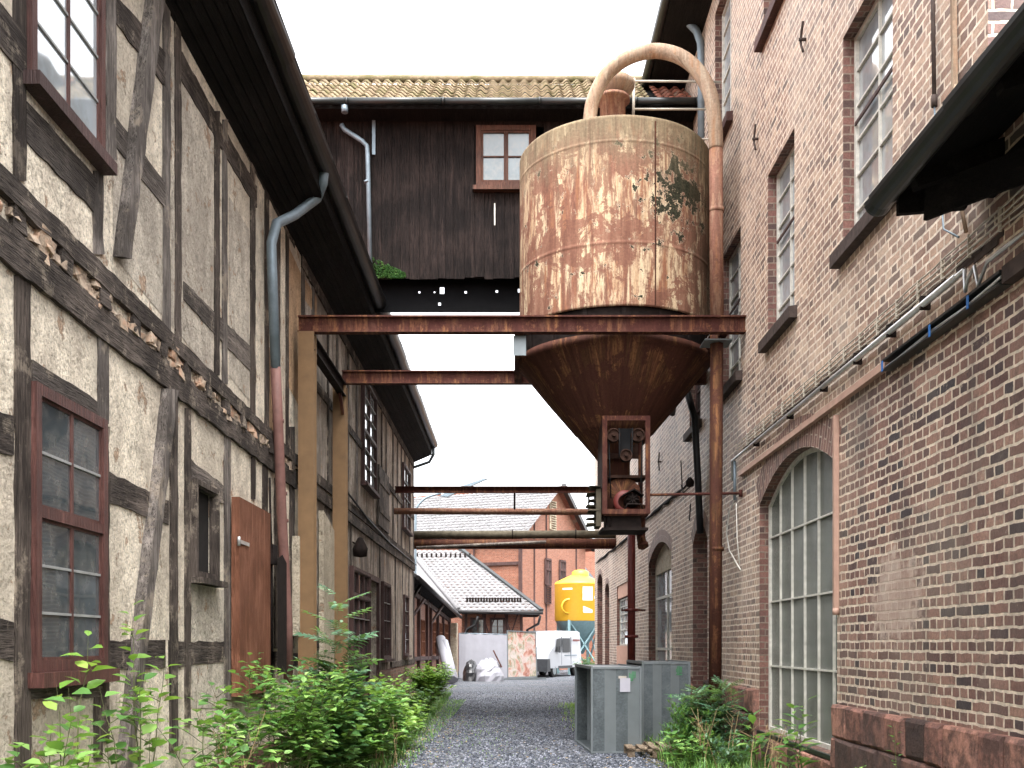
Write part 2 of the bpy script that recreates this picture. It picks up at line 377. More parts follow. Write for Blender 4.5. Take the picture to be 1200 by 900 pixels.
M['silo']=m_rust('peeling_paint_and_rust',(0.52,0.41,0.27),(0.135,0.062,0.042),(0.018,0.018,0.011),(0.115,0.095,0.06),0.45,0.3,(8.3,9.05),(2.45,14.85,8.15))
M['cone']=m_rust('brown_rust_with_ochre_runs',(0.075,0.036,0.018),(0.045,0.017,0.012),(0.02,0.012,0.01),None,0.7,0.22)
M['rust_beam']=m_rust('red_brown_rust',(0.085,0.036,0.026),(0.045,0.015,0.012),(0.02,0.01,0.009),None,0.5,1.5)
M['rust_pipe']=m_rust('pinkish_rusty_pipe',(0.30,0.185,0.13),(0.16,0.078,0.055),(0.08,0.04,0.03),None,0.4,0.6)
M['cream_pipe']=m_rust('cream_grey_pipe',(0.36,0.29,0.215),(0.22,0.155,0.11),(0.14,0.1,0.07),None,0.3,0.6)
M['red_pipe']=m_simple('red_oxide_pipe',(0.12,0.022,0.018),0.5,0,0.3)
M['mossy']=m_simple('mossy_pipe_lagging',(0.075,0.064,0.046),0.9,0,0.5,6)
M['black_iron']=m_simple('black_iron',(0.012,0.008,0.007),0.8,0.0,0.7,10)
M['sooty_rust']=m_simple('sooty_brown_rust',(0.035,0.018,0.013),0.85,0,0.7,14)
M['belt']=m_simple('belt_rubber',(0.012,0.012,0.013),0.8)

def m_tile(name,c1,c2,c3,amount=0.5):
    n=NM(name,0.9); a=n.noise(n.pos,2.2,7,0.7); b=n.noise(n.pos,14,5,0.7)
    col=n.mix(1.0,n.ramp(n.rnd,[(0,c1),(1,c2)]),n.ramp(b,[(0.3,0.65),(0.7,1.2)]),'MULTIPLY')
    col=n.mix(n.ramp(a,[(0.6-amount*.25,0),(0.62,0.9)]),col,c3)
    return n.done(col,n.bump(b,0.6,0.02))
M['tile_moss']=m_tile('mossy_clay_tiles',(0.17,0.125,0.08),(0.24,0.185,0.12),(0.10,0.09,0.04),0.45)
M['tile_red']=m_tile('red_clay_tiles',(0.17,0.07,0.05),(0.27,0.10,0.065),(0.2,0.16,0.12),0.3)
M['tile_grey']=m_tile('pale_grey_tiles',(0.145,0.142,0.145),(0.175,0.17,0.175),(0.12,0.112,0.11),0.2)

n=NM('dark_gravel',0.85); g=n.vor(n.pos,42); gc=n.vor(n.pos,42,'Color'); big=n.noise(n.pos,0.5,5)
col=n.ramp(n.sep(gc)[0],[(0,(0.03,0.034,0.042)),(0.6,(0.11,0.12,0.14)),(1,(0.26,0.27,0.30))])
col=n.mix(n.ramp(big,[(0.45,0),(0.7,0.5)]),col,(0.17,0.165,0.165))
g2=n.sep(n.vor(n.pos,13,'Color'))[0]; col=n.mix(0.6,col,n.ramp(g2,[(0,0.45),(1,1.55)]),'MULTIPLY'); M['gravel']=n.done(col,n.bump(g,1.0,0.03,n.bump(n.vor(n.pos,13),1.0,0.06)))
n=NM('gravel_stone',0.8); col=n.ramp(n.rnd,[(0,(0.02,0.023,0.03)),(0.6,(0.075,0.083,0.105)),(1,(0.26,0.27,0.31))]); M['stones']=n.done(col)
n=NM('soil_and_moss',0.95); a=n.noise(n.pos,1.5,8,0.7); b=n.noise(n.pos,20,5,0.7)
col=n.ramp(a,[(0.35,(0.10,0.08,0.055)),(0.5,(0.15,0.13,0.08)),(0.62,(0.10,0.13,0.04))]); col=n.mix(0.8,col,n.ramp(b,[(0.3,0.5),(0.7,1.3)]),'MULTIPLY')
M['soil']=n.done(col,n.bump(b,0.8,0.03))
n=NM('sandstone_block',0.92); b=n.noise(n.pos,6,8,0.7); f=n.noise(n.pos,34,5,0.7)
col=n.ramp(n.rnd,[(0,(0.06,0.042,0.038)),(0.35,(0.13,0.08,0.068)),(0.6,(0.27,0.135,0.105)),(1,(0.46,0.24,0.18))])
col=n.mix(n.ramp(b,[(0.42,0.75),(0.6,0)]),col,(0.055,0.042,0.04)); col=n.mix(0.7,col,n.ramp(f,[(0.3,0.6),(0.7,1.3)]),'MULTIPLY')
M['stone']=n.done(col,n.bump(b,0.9,0.04,n.bump(f,0.6,0.01)))
def m_leaf(name,c1,c2,c3):
    n=NM(name,0.45); col=n.ramp(n.rnd,[(0,c1),(0.6,c2),(1,c3)])
    n.done(col); tr=n.n.new('ShaderNodeBsdfTranslucent'); n.link(n.mix(0.5,col,(0.3,0.5,0.05)),tr.inputs[0])
    mx=n.n.new('ShaderNodeMixShader'); mx.inputs[0].default_value=0.35; n.link(n.b.outputs[0],mx.inputs[1]); n.link(tr.outputs[0],mx.inputs[2])
    n.link(mx.outputs[0],n.n['Material Output'].inputs[0]); return n.m
M['leaf']=m_leaf('leaf_mid_green',(0.035,0.10,0.022),(0.11,0.26,0.06),(0.32,0.50,0.14))
M['leaf_dark']=m_leaf('leaf_dark_green',(0.02,0.065,0.022),(0.06,0.155,0.045),(0.15,0.28,0.08))
M['leaf_bright']=m_leaf('leaf_yellow_green',(0.10,0.22,0.03),(0.17,0.32,0.05),(0.30,0.42,0.08))
M['leaf_blue']=m_leaf('leaf_blue_green',(0.03,0.085,0.05),(0.075,0.17,0.095),(0.2,0.34,0.2))
M['stem']=m_simple('green_brown_stem',(0.10,0.11,0.045),0.7)
M['dry']=m_simple('dry_stem',(0.30,0.22,0.12),0.8)
n=NM('galvanised_sheet',0.42,0.55); s_=n.sep(n.uv)[0]
a=n.noise(n.pos,5,5); sp=n.vor(n.pos,45,'Color'); col=n.mix(0.3,n.ramp(a,[(0.3,(0.085,0.10,0.108)),(0.7,(0.14,0.16,0.172))]),n.sep(sp)[0],'MULTIPLY')
M['galv']=n.done(col)
M['galv_light']=m_simple('galvanised_sheet_light',(0.165,0.185,0.195),0.45,0.45,0.12,4)
M['paper']=m_simple('paper_label',(0.36,0.35,0.40),0.7,0,0.06)
M['green_spray']=m_simple('green_spray_mark',(0.05,0.19,0.08),0.7)
M['pallet']=m_wood('pallet_wood',(0.16,0.11,0.075),(0.33,0.26,0.19),'Y')
M['yellow']=m_simple('yellow_paint',(0.62,0.33,0.02),0.45,0,0.06)
M['teal']=m_simple('blue_green_steel',(0.16,0.25,0.27),0.5,0,0.15)
M['vanwhite']=m_simple('white_car_paint',(0.30,0.31,0.335),0.3,0,0.03)
M['vandark']=m_simple('dark_plastic',(0.03,0.032,0.036),0.5)
M['tyre']=m_simple('tyre_rubber',(0.02,0.02,0.02),0.8)
M['tarp']=m_simple('white_sheeting',(0.27,0.27,0.30),0.5,0,0.08,3,0.4)
M['blackbag']=m_simple('black_foil',(0.02,0.02,0.022),0.35,0,0.3,6,0.6)

# ------------------------------------------------------------------ wall sheets with openings, on a plane x = const
def wall_x(mb, X, u0,u1,v0,v1, holes, depth, outward, rev=None):
    """outward=+1 faces +x. holes: (ua,ub,va,vb,rise) rise>0 = arched head above vb"""
    us=sorted({u0,u1,*[h[0] for h in holes],*[h[1] for h in holes]}); vs=sorted({v0,v1,*[h[2] for h in holes],*[h[3]+h[4] for h in holes]})
    us=[u for u in us if u0<=u<=u1]; vs=[v for v in vs if v0<=v<=v1]
    def q(pts):
        mb.face(pts if outward>0 else pts[::-1])
    for i in range(len(us)-1):
        for j in range(len(vs)-1):
            cu=(us[i]+us[i+1])/2; cv=(vs[j]+vs[j+1])/2
            if any(h[0]<cu<h[1] and h[2]<cv<h[3]+h[4] for h in holes): continue
            q([(X,us[i],vs[j]),(X,us[i+1],vs[j]),(X,us[i+1],vs[j+1]),(X,us[i],vs[j+1])])
    D=-depth*outward
    for (ua,ub,va,vb,rise) in holes:
        pts=[(ua,va),(ub,va),(ub,vb)]
        if rise>0:
            n=14
            for k in range(1,n):
                t=k/n; pts.append((ub+(ua-ub)*t, vb+rise*(1-(2*t-1)**2)))
            arc=pts[2:]+[(ua,vb)]
            for k in range(len(arc)-1):
                (a,b),(c,d)=arc[k],arc[k+1]
                q([(X,a,b),(X,a,vb+rise),(X,c,vb+rise),(X,c,d)][::-1])
        pts.append((ua,vb))
        for k in range(len(pts)):
            a=pts[k]; b=pts[(k+1)%len(pts)]
            (rev if rev is not None else mb).face([(X,a[0],a[1]),(X,b[0],b[1]),(X+D,b[0],b[1]),(X+D,a[0],a[1])])
def arch_ring(mb, X, ua,ub,vb,rise,w,out):
    n=22; prevp=None; s=0
    for k in range(n+1):
        t=k/n; u=ub+(ua-ub)*t; v=vb+rise*(1-(2*t-1)**2)
        du=(ua-ub); dv=-rise*2*(2*t-1)*2; l=math.hypot(du,dv); nu,nv=dv/l*-1,du/l
        if nv<0: nu,nv=-nu,-nv
        p=((X+out,u,v),(X+out,u+nu*w,v+nv*w))
        if prevp:
            s2=s+l/n
            mb.face([prevp[0],prevp[1],p[1],p[0]],[(0.0,s),(w,s),(w,s2),(0.0,s2)]); s=s2
        prevp=p
def holes_of(lst): return lst

# ================================================================== ground
mb=MB(); mb.face([(-400,-60,0),(400,-60,0),(400,700,0),(-400,700,0)]); struct('ground',mb,M['soil'])
mb=MB(); Z=0.012
ed=[(-6,-1.25,2.3),(8,-1.3,2.2),(12,-1.35,2.0),(16,-1.45,1.7),(22,-1.6,1.9),(27,-1.75,2.2),(33,-2.2,2.9),(38,-4,3.3),(44,-12,12),(75,-30,30)]
for i in range(len(ed)-1):
    a,b=ed[i],ed[i+1]; mb.face([(a[1],a[0],Z),(a[2],a[0],Z),(b[2],b[0],Z),(b[1],b[0],Z)])
struct('gravel_path',mb,M['gravel'])
# loose stones
mb=MB()
for i in range(21000):
    y=12.2+ (R_(0,1)**1.7)*22; k=0
    while ed[k+1][0]<y: k+=1
    t=(y-ed[k][0])/(ed[k+1][0]-ed[k][0]); xl=ed[k][1]+(ed[k+1][1]-ed[k][1])*t-0.15; xr=ed[k][2]+(ed[k+1][2]-ed[k][2])*t+0.15
    x=R_(xl,xr); r=R_(0.011,0.024); c=Vector((x,y,Z+r*0.3)); a=R_(0,6.28)
    ca,sa=math.cos(a),math.sin(a); vs=[]
    for (dx,dy,dz) in ((1,0,0),(0,.8,0),(-1,.1,0),(0,-.8,.1),(.25,.2,.75),(-.35,-.1,.6)):
        dx*=r*R_(.7,1.2); dy*=r*R_(.7,1.2); dz*=r*R_(.7,1.2)
        vs.append(c+Vector((dx*ca-dy*sa,dx*sa+dy*ca,dz)))
    mb.add(vs,[(0,1,4),(1,5,4),(1,2,5),(2,3,5),(3,4,5),(3,0,4)])
o=mb.build('gravel_stones',M['stones']); o['kind']='stuff'; o['label']='loose dark grey stones covering the gravel path'

# ================================================================== LEFT: half-timbered house
ZT=EYE+1.85*LW      # wall top
LEND=32.3
hh=thing('half_timbered_house','long two storey half-timbered house with peeling beige plaster on the left side of the alley','house',(-LW,16,0))
HL=[]
def hl(px0,px1,pytop,pybot):
    a=LY(px0); b=LY(px1); m=(px0+px1)/2; return (a,b,L(m,pybot).z,L(m,pytop).z,0.0)
sw=hl(226,249,575,672); dw=hl(430,441,681,812)
def clampd(h): return (h[0],h[1],max(0.05,h[2]),h[3],0.0)
HL=[sw,(dw[0],dw[1],0.06,dw[3],0.0)]
YS=15.2
mb=MB(); wall_x(mb,-LW,-4,YS,0,ZT,[sw],0.22,+1); mb.build('wall',M['plaster'],hh,label='near wall of pale ochre roughcast plaster')
mb=MB(); wall_x(mb,-LW,YS,LEND,0,ZT,[HL[1]],0.3,+1); 
mb.face([(-LW,LEND,0),(-9,LEND,0),(-9,LEND,ZT),(-LW,LEND,ZT)]); mb.face([(-9,LEND,0),(-9,-4,0),(-9,-4,ZT),(-9,LEND,ZT)]); mb.face([(-9,-4,0),(-LW,-4,0),(-LW,-4,ZT),(-9,-4,ZT)])
mb.build('wall',M['plaster_far'],hh,label='far wall of grey weathered plaster')
mb=MB(); mb.box((-LW-.6,sw[0]-.3,sw[2]-.3),(-LW-.23,sw[1]+.3,sw[3]+.3)); mb.box((-LW-.9,dw[0]-.3,0),(-LW-.31,dw[1]+.3,dw[3]+.3)); mb.build('room',M['dark_void'],hh)
# plaster panels of another colour (they stand 6 mm proud of the sheet)
def panel(pts,mat,off=0.006,name='plaster_panel',lab=None):
    mb=MB(); mb.face([L(x,y,off) for x,y in pts][::-1]); o=mb.build(name,mat,hh)
    if lab: o['label']=lab
panel([(336,285),(352,320),(352,480),(336,450)],M['plaster_tan'],lab='tan smooth plaster panel'); panel([(312,402),(323,420),(323,508),(312,497)],M['plaster_tan'],lab='tan smooth plaster panel')
panel([(356,325),(371,350),(371,372),(356,350)],M['plaster_tan'])
for pts in ([(200,60),(250,150),(250,440),(200,380)],[(224,684),(262,692),(262,830),(224,830)],[(130,140),(190,235),(190,370),(133,300)],[(268,230),(292,270),(292,470),(268,440)]):
    panel(pts,M['plaster_grey'],0.004,lab='greyer roughcast panel')

def timber(a,b,c,d,mat,proud=0.025,name='post',jit=0.022,n=None,lab=None):
    """a->b one long edge, d->c the other, photo pixels on the wall plane"""
    A,B,C_,D=[L(*p) for p in (a,b,c,d)]
    if name=='rail' and A.y>0:
        for u,v in ((A,D),(B,C_)): m_=(u+v)/2; u0=u.copy(); u[:]=m_+(u0-m_)*.86; v[:]=m_+(v-m_)*.86
    if name in('post','brace') and A.y>0:
        for u,v in ((A,D),(B,C_)):
            m_=(u+v)/2; u0=u.copy(); u[:]=m_+(u0-m_)*.7; v[:]=m_+(v-m_)*.7
    ln=(B-A).length; n=n or max(3,int(ln/0.14)); mb=MB(); rows=[]
    for k in range(n+1):
        t=k/n; p=A.lerp(B,t); q=D.lerp(C_,t); s=(q-p).normalized()
        p=p-s*R_(0,jit); q=q+s*R_(0,jit); z=proud+R_(-.004,.004)
        rows.append([Vector((-LW-.02,p.y,p.z)),Vector((-LW+z,p.y,p.z)),Vector((-LW+z,q.y,q.z)),Vector((-LW-.02,q.y,q.z))])
    vs=[v for r in rows for v in r]; fs=[]
    for k in range(n):
        o=4*k
        for j in range(3): fs.append((o+j,o+j+1,o+j+5,o+j+4))
    fs+= [(0,1,2,3),(4*n+3,4*n+2,4*n+1,4*n)]
    mb.add(vs,fs); o=mb.build(name,mat,hh)
    if lab: o['label']=lab
def post(x0,x1,y0,y1,mat=None,proud=0.014,**k): timber((x0,y0),(x0,y1),(x1,y1),(x1,y0),mat or M['tim_v'],proud,**k)
def rail(x0,ya0,yb0,x1,ya1,yb1,mat=None,proud=0.012,name='rail',**k): timber((x0,ya0),(x1,ya1),(x1,yb1),(x0,yb0),mat or M['tim_h'],proud,name=name,**k)
def railh(x0,x1,ht,hb,mat=None,**k):   # rail by heights (in wall offsets)
    rail(x0,HY-ht*(CX-x0),HY-hb*(CX-x0),x1,HY-ht*(CX-x1),HY-hb*(CX-x1),mat,**k)
# first floor band
rail(-420,HY-.945*1020,HY-.89*1020,345,HY-.865*255,HY-.82*255,proud=0.05)
rail(-420,HY-.84*1020,HY-.755*1020,345,HY-.79*255,HY-.71*255,proud=0.035)
# joist ends between
for k in range(16):
    y=4.4+k*0.66; px=CX-F*LW/y; h=.945-.065*(y-5)/9
    mb=MB(); z1=EYE+LW*(h-.055); z0=EYE+LW*(h-.105)
    mb.box((-LW-.02,y-.09,z0),(-LW+.035+R_(0,.03),y+.09,z1),0.012); mb.build('joist_end',M['tim_h'],hh)
# crumbled masonry between the joist ends
n=NM('crumbling_infill',0.95); a=n.noise(n.pos,5,8,0.7); col=n.ramp(a,[(0.35,(0.16,0.12,0.095)),(0.5,(0.42,0.33,0.25)),(0.62,(0.5,0.30,0.2)),(0.75,(0.6,0.52,0.42))]); M['crumb']=n.done(col,n.bump(a,1,0.06))
mb=MB()
for k in range(150):
    y=R_(4.5,14.5); h=.945-.065*(y-5)/9; z=EYE+LW*(h-R_(.06,.11)); s=R_(.03,.09)
    mb.box((-LW-.02,y-s,z-s*.5),(-LW+R_(.008,.045),y+s,z+s*.5),0.02)
mb.build('infill',M['crumb'],hh,label='crumbling rubble infill between the joist ends',kind='stuff')
# ground floor
post(14,36,322,900); post(-60,-38,250,900)
post(112,127,392,497,M['tim_light']); post(117,127,500,870)
timber((188,455),(133,900),(144,900),(199,458),M['tim_light'],0.09,name='brace',lab='silver grey leaning brace')
post(197,208,458,880); post(215,223,478,850)
rail(223,538,565,262,570,592,M['tim_light_h'])
post(261,270,498,820,M['tim_light']); post(306,314,545,830)
post(293,299,535,585); 
rail(127,553,590,197,587,615); rail(-60,455,512,14,487,536); rail(-60,715,770,14,727,775); rail(122,750,783,193,750,783)
rail(197,750,783,262,752,776)
rail(36,420,452,113,469,499,M['tim_light_h'],lab='pale lintel beam with yellow lichen'); 
rail(32,789,820,118,790,816,M['tim_light_h']); post(108,120,816,890)
post(320,327,560,760); 
post(338,345,500,760)
rail(262,760,785,350,765,780)
# upper floor
post(12,31,-60,212); post(-70,-52,-60,150)
timber((172,-40),(130,300),(144,304),(190,-40),M['tim_light'],0.08,name='brace',lab='long silver grey brace')
post(189,199,-40,400,M['tim_light']); post(203,212,-40,408)
rail(118,-30,10,192,55,108,M['tim_h'],name='brace')
railh(212,300,1.79,1.70); railh(126,192,1.33,1.25,M['tim_light_h'])
railh(-60,30,1.25,1.16,M['tim_h']); railh(30,118,1.12,1.03,M['tim_light_h'])
post(250,257,130,440); post(259,266,140,450,M['tim_light']); post(292,299,190,500); post(309,315,215,510)
post(107,121,200,298,M['tim_light']); rail(214,330,352,296,408,440,M['tim_light_h'])
post(323,328,260,520); post(334,338,265,530); post(352,357,300,540)
rail(197,-10,5,345,268,290,M['tim_h'],name='wall_plate')
# far part: closely framed and boarded
def postm(y,z0,z1,w,mat,proud=.02,name='post'):
    mb=MB(); n=7; rows=[]
    for k in range(n+1):
        z=z0+(z1-z0)*k/n; j=R_(-.01,.01)
        rows+= [(-LW-.02,y-w/2+j,z),(-LW+proud,y-w/2+j,z),(-LW+proud,y+w/2+j,z),(-LW-.02,y+w/2+j,z)]
    fs=[]
    for k in range(n):
        for j in range(3): o=4*k; fs.append((o+j,o+j+1,o+j+5,o+j+4))
    mb.add(rows,fs+[(4*n+3,4*n+2,4*n+1,4*n),(0,1,2,3)]); return mb.build(name,mat,hh)
B1=4.0
for i,y in enumerate([15.9,17.2,18.1,19.3,20.4,21.2,22.0,24.3,25.2,26.6,27.7,28.6,29.6,30.8,32.1]):
    skipup = 20.6<y<23.1
    if not skipup: postm(y,B1+.25,ZT-.1,R_(.14,.2),M['tim_v'] if i%2 else M['tim_light'])
for y in [15.6,17.0,18.4,19.6,23.95,27.15,28.9,30.7,32.1]:
    postm(y,0.7,B1-.12,R_(.14,.2),M['tim_v'] if y<20 else M['tim_light'])
def railm(y0,y1,z0,z1,mat=None,proud=.03,name='rail'):
    mb=MB(); n=12; rows=[]
    for k in range(n+1):
        y=y0+(y1-y0)*k/n; j=R_(-.012,.012)
        rows+=[(-LW-.02,y,z0+j),(-LW+proud,y,z0+j),(-LW+proud,y,z1+j),(-LW-.02,y,z1+j)]
    fs=[]
    for k in range(n):
        for j in range(3): o=4*k; fs.append((o+j+4,o+j+5,o+j+1,o+j))
    mb.add(rows,fs); mb.build(name,mat or M['tim_h'],hh)
railm(14.6,32.3,B1-.1,B1+.09,proud=.05); railm(14.6,32.3,B1+.14,B1+.3,proud=.035); railm(15.2,21,1.55,1.72); railm(15.2,21.8,5.6,5.75); railm(24,32.2,5.5,5.64); railm(15,32.2,ZT-.2,ZT-.02,name='wall_plate')
railm(26,32.2,1.0,1.15,M['tim_light_h'],.05)
mb=MB(); mb.box((-LW-.1,19.5,0),(-LW+.04,dw[0]-.05,.8)); mb.build('plinth',M['brick_plinth'],hh); mb=MB(); mb.box((-LW-.1,dw[1]+.05,0),(-LW+.04,LEND-.05,.98)); mb.build('plinth',M['brick_plinth'],hh)
mb=MB(); mb.box((-LW-.1,-3,0),(-LW+.04,19.4,.35)); mb.build('plinth',M['stone'],hh)
# cream board between the two steel posts
mb=MB(); a=L(371,598); b=L(393,640); mb.face([L(372,598,.1),L(372,800,.1),L(396,790,.1),L(396,642,.1)]); mb.face([L(372,598,.1),L(396,642,.1),L(396,642,.02),L(372,598,.02)]); mb.face([L(372,598,.02),L(372,800,.02),L(372,800,.1),L(372,598,.1)])
mb.build('board',M['panel_cream'],hh,label='cream rendered board behind the steel posts')
mb=MB(); mb.face([L(341,628,.12),L(341,745,.12),L(350,745,.12),L(350,655,.12)]); mb.face([L(341,628,.0),L(341,745,.0),L(341,745,.12),L(341,628,.12)]); mb.build('board',M['panel_cream'],hh)

def window_L(y0,y1,z0,z1,mat,glass,cols,rows,transom=None,fw=.07,proud=.06,sill=.1,par=None,sm=None,lab=None,depth=.02):
    mb=MB(); X=-LW
    def fr(ya,yb,za,zb,x1): mb.box((X-.03,ya,za),(X+x1,yb,zb))
    fr(y0,y0+fw,z0,z1,proud); fr(y1-fw,y1,z0,z1,proud); fr(y0+fw,y1-fw,z1-fw,z1,proud-.002); fr(y0+fw,y1-fw,z0,z0+fw,proud-.002)
    gb=MB(); bands=[(z0+fw,z1-fw,rows)]
    if transom:
        zt,r1,r2=transom; fr(y0+fw,y1-fw,zt-.035,zt+.035,proud-.004); bands=[(z0+fw,zt-.035,r1),(zt+.035,z1-fw,r2)]
    W=(y1-y0-2*fw)/cols
    for b0,b1,r in bands:
        for c in range(cols):
            ya=y0+fw+c*W; yb=ya+W; s=.02
            fr(ya+.001,ya+s,b0,b1,proud-.02); fr(yb-s,yb-.001,b0,b1,proud-.02); fr(ya+s,yb-s,b0,b0+s,proud-.022); fr(ya+s,yb-s,b1-s,b1,proud-.022)
            for k in range(1,r):
                z=b0+(b1-b0)*k/r; gb.box((X-.03,ya+s,z-.009),(X+proud-.018,yb-s,z+.009))
    w=mb.build('window',mat,hh)
    if gb.f: build_each(gb,'glazing_bar',M['glaz'],w)
    if lab: w['label']=lab
    g=MB(); g.face([(X+depth-.002,y0+.02,z0+.02),(X+depth-.002,y1-.02,z0+.02),(X+depth-.002,y1-.02,z1-.02),(X+depth-.002,y0+.02,z1-.02)]); g.build('pane',glass,w)
    if sill:
        s=MB(); s.box((X-.02,y0-.05,z0-sill),(X+proud+.07,y1+.05,z0-.002)); s.build('sill',sm or mat,w)
    return w
window_L(LY(34),LY(119),1.42,3.29,M['frame_red'],M['glass'],2,5,(2.46,3,2),.075,.05,.1,lab='tall red-brown window with small panes near the leaning brace')
window_L(LY(29),LY(116),5.23,7.0,M['frame_red'],M['glass_sky'],2,5,None,.07,.05,.09,sm=M['frame_dark'],lab='upper red-brown window reflecting the white sky')
post(117,127,-40,188,M['tim_light'],0.06,name='plank',lab='yellowish plank beside the upper window')
window_L(sw[0]-.06,sw[1]+.06,sw[2]-.06,sw[3]+.06,M['tim_v'],M['dark_void'],1,1,None,.05,.06,.06,depth=-.04,lab='small unglazed window opening')
window_L(LY(423),LY(438),L(430,572).z,L(430,452).z,M['frame_dark'],M['glass_sky'],2,3,(L(430,512).z,3,3),.06,.08,.07,lab='tall dark upper window right of the steel posts')
window_L(LY(471),LY(479),L(475,622).z,L(475,548).z,M['frame_dark'],M['glass'],2,4,None,.06,.07,.07)
window_L(LY(409),LY(430),L(420,776).z,L(420,668).z,M['frame_dark'],M['glass'],3,4,(L(420,700).z,3,1),.07,.09,.08,lab='wide dark ground floor window beside the doorway')
window_L(LY(446),LY(455),L(450,772).z,L(450,683).z,M['frame_dark'],M['glass'],2,4,None,.06,.08,.07,lab='narrow dark window right of the doorway')
window_L(LY(472),LY(477),L(475,768).z,L(475,698).z,M['frame_dark'],M['glass'],1,4,None,.05,.07,.06)
# closed shutter, red boarded door, door frame
mb=MB(); a=L(441,615); b=L(453,560); 
for k in range(4): 
    w=(b.y-a.y)/4; mb.box((-LW+.02,a.y+w*k,a.z),(-LW+.07,a.y+w*(k+1)-.01,b.z))
mb.box((-LW+.07,a.y,a.z+.3),(-LW+.09,b.y,a.z+.42)); mb.box((-LW+.07,a.y,b.z-.42),(-LW+.09,b.y,b.z-.3)); mb.build('shutter',M['tim_light'],hh,label='closed grey board shutter')
dy0,dy1=LY(268),LY(306); dz1=L(287,592).z
mb=MB(); nb=4
for k in range(nb):
    w=(dy1-dy0)/nb; mb.box((-LW+.03,dy0+w*k,L(287,812).z+R_(-.02,.02)),(-LW+.115+R_(0,.004),dy0+w*(k+1)-.004,dz1))
dd=mb.build('door',M['door_red'],hh,label='red-brown board hatch door')
mb=MB(); z=L(283,640).z; mb.box((-LW+.12,dy0-.05,z-.02),(-LW+.13,dy0+.38,z+.02)); mb.tube([(-LW+.12,dy0-.03,z-.05),(-LW+.12,dy0-.03,z+.05)],.018,8)
mb.build('hinge',M['steel'],dd)
mb=MB(); mb.box((-LW,dw[0]-.12,0.1),(-LW+.07,dw[0],dw[3]+.12)); mb.box((-LW,dw[1],0.1),(-LW+.07,dw[1]+.12,dw[3]+.12)); mb.box((-LW,dw[0],dw[3]),(-LW+.068,dw[1],dw[3]+.12)); mb.build('door_frame',M['frame_dark'],hh)
# soffit, gutter, roof
GX,GZ=-2.46,EYE+6.3; gend=32.2
mb=MB(); nb=6
for k in range(nb):
    x0=-LW+(GX-.06+LW)*k/nb; x1=-LW+(GX-.06+LW)*(k+1)/nb-.012; z0=ZT-.03+.25*k/nb; z1=ZT-.03+.25*(k+1)/nb
    mb.prism([(x0,-4,z0),(x1,-4,z1),(x1,-4,z1+.03),(x0,-4,z0+.03)],(0,gend+4,0))
mb.face([(-LW,gend,ZT-.03),(GX-.06,gend,ZT+.22),(GX-.06,gend,GZ+.05),(-LW,gend,GZ+.6)])
mb.face([(GX-.062,-4,ZT+.22),(GX-.062,gend,ZT+.22),(GX-.062,gend,GZ+.02),(GX-.062,-4,GZ+.02)])
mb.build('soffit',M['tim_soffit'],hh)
def gutter(mb,X,Z,y0,y1,r=.09,seg=1.9,rng=None):
    n=10; y=y0
    while y<y1-.01:
        e=min(y+seg,y1); jz=R_(-.01,.01); jx=R_(-.008,.008)
        def arc(rr,yy): return [(X+jx+rr*math.cos(math.pi+math.pi*k/n),yy,Z+jz+rr*math.sin(math.pi+math.pi*k/n)) for k in range(n+1)]
        A,B=arc(r,y),arc(r,e); A2,B2=arc(r-.008,y),arc(r-.008,e)
        for k in range(n): mb.face([A[k],A[k+1],B[k+1],B[k]],smooth=True); mb.face([A2[k],B2[k],B2[k+1],A2[k+1]],smooth=True)
        ring=arc(r+.012,e-.03); ring2=arc(r+.012,e)
        for k in range(n): mb.face([ring[k],ring[k+1],ring2[k+1],ring2[k]],smooth=True); mb.face([A[k],ring[k],ring[k+1],A[k+1]])
        mb.tube([(X+jx+r,y,Z+jz),(X+jx+r,e,Z+jz)],.012,6); e_=e; y=e
    for yy in (y0,y1): mb.face([(X+r*math.cos(math.pi+math.pi*k/n),yy,Z+r*math.sin(math.pi+math.pi*k/n)) for k in range(n+1)])
mb=MB(); gutter(mb,GX,GZ,-4,gend,.13,1.15); 
mb.build('gutter',M['gutter_brown'],hh)
mb=MB(); mb.tube([(GX,gend-.15,GZ-.12),(GX,gend-.1,GZ-.35),(GX-.15,gend+.1,GZ-.55),(-LW-.1,gend+.12,GZ-.75)],.05,10); mb.build('downpipe',M['zinc'],hh)
mb=MB(); mb.prism([(GX+.02,-4,GZ+.04),(-6.1,-4,GZ+3.3),(-9.9,-4,GZ-.4),(-9.9,-4,GZ-.55),(-6.1,-4,GZ+3.1),(GX+.02,-4,GZ-.02)],(0,gend+4,0)); mb.build('roof',M['tile_red'],hh)
# downpipe: zinc above, red below
ya=LY(318)
def LP(px,py,off): 
    X=-LW+off; Y=F*(-X)/(CX-px); return Vector((X,Y,EYE+(HY-py)*Y/F))
top=P(381,190,GX*-F/(CX-381)); top.z-=.02
pts=[top,top+Vector((-.02,-.05,-.28)),LP(372,232,.5),LP(345,252,.3),LP(324,262,.16),LP(318,285,.12),LP(319,320,.12),LP(323,432,.12)]
pts=[Vector((p.x,max(p.y,0),p.z)) for p in pts]
mb=MB(); mb.tube(pts,.063,14); d1=mb.build('downpipe',M['zinc'],hh,label='blue-grey upper length of downpipe')
mb=MB(); mb.tube([LP(323,430,.12),LP(326,500,.12),LP(330,600,.12),LP(337,730,.12),LP(338,800,.12)],.066,14)
for yy in (495,580,612): 
    p=LP(323+ (yy-430)*.047,yy,.12); mb.tube([p,p+Vector((0,0,.04))],.075,14)
mb.build('downpipe',M['pipe_pink'],hh,label='red painted lower length of downpipe')
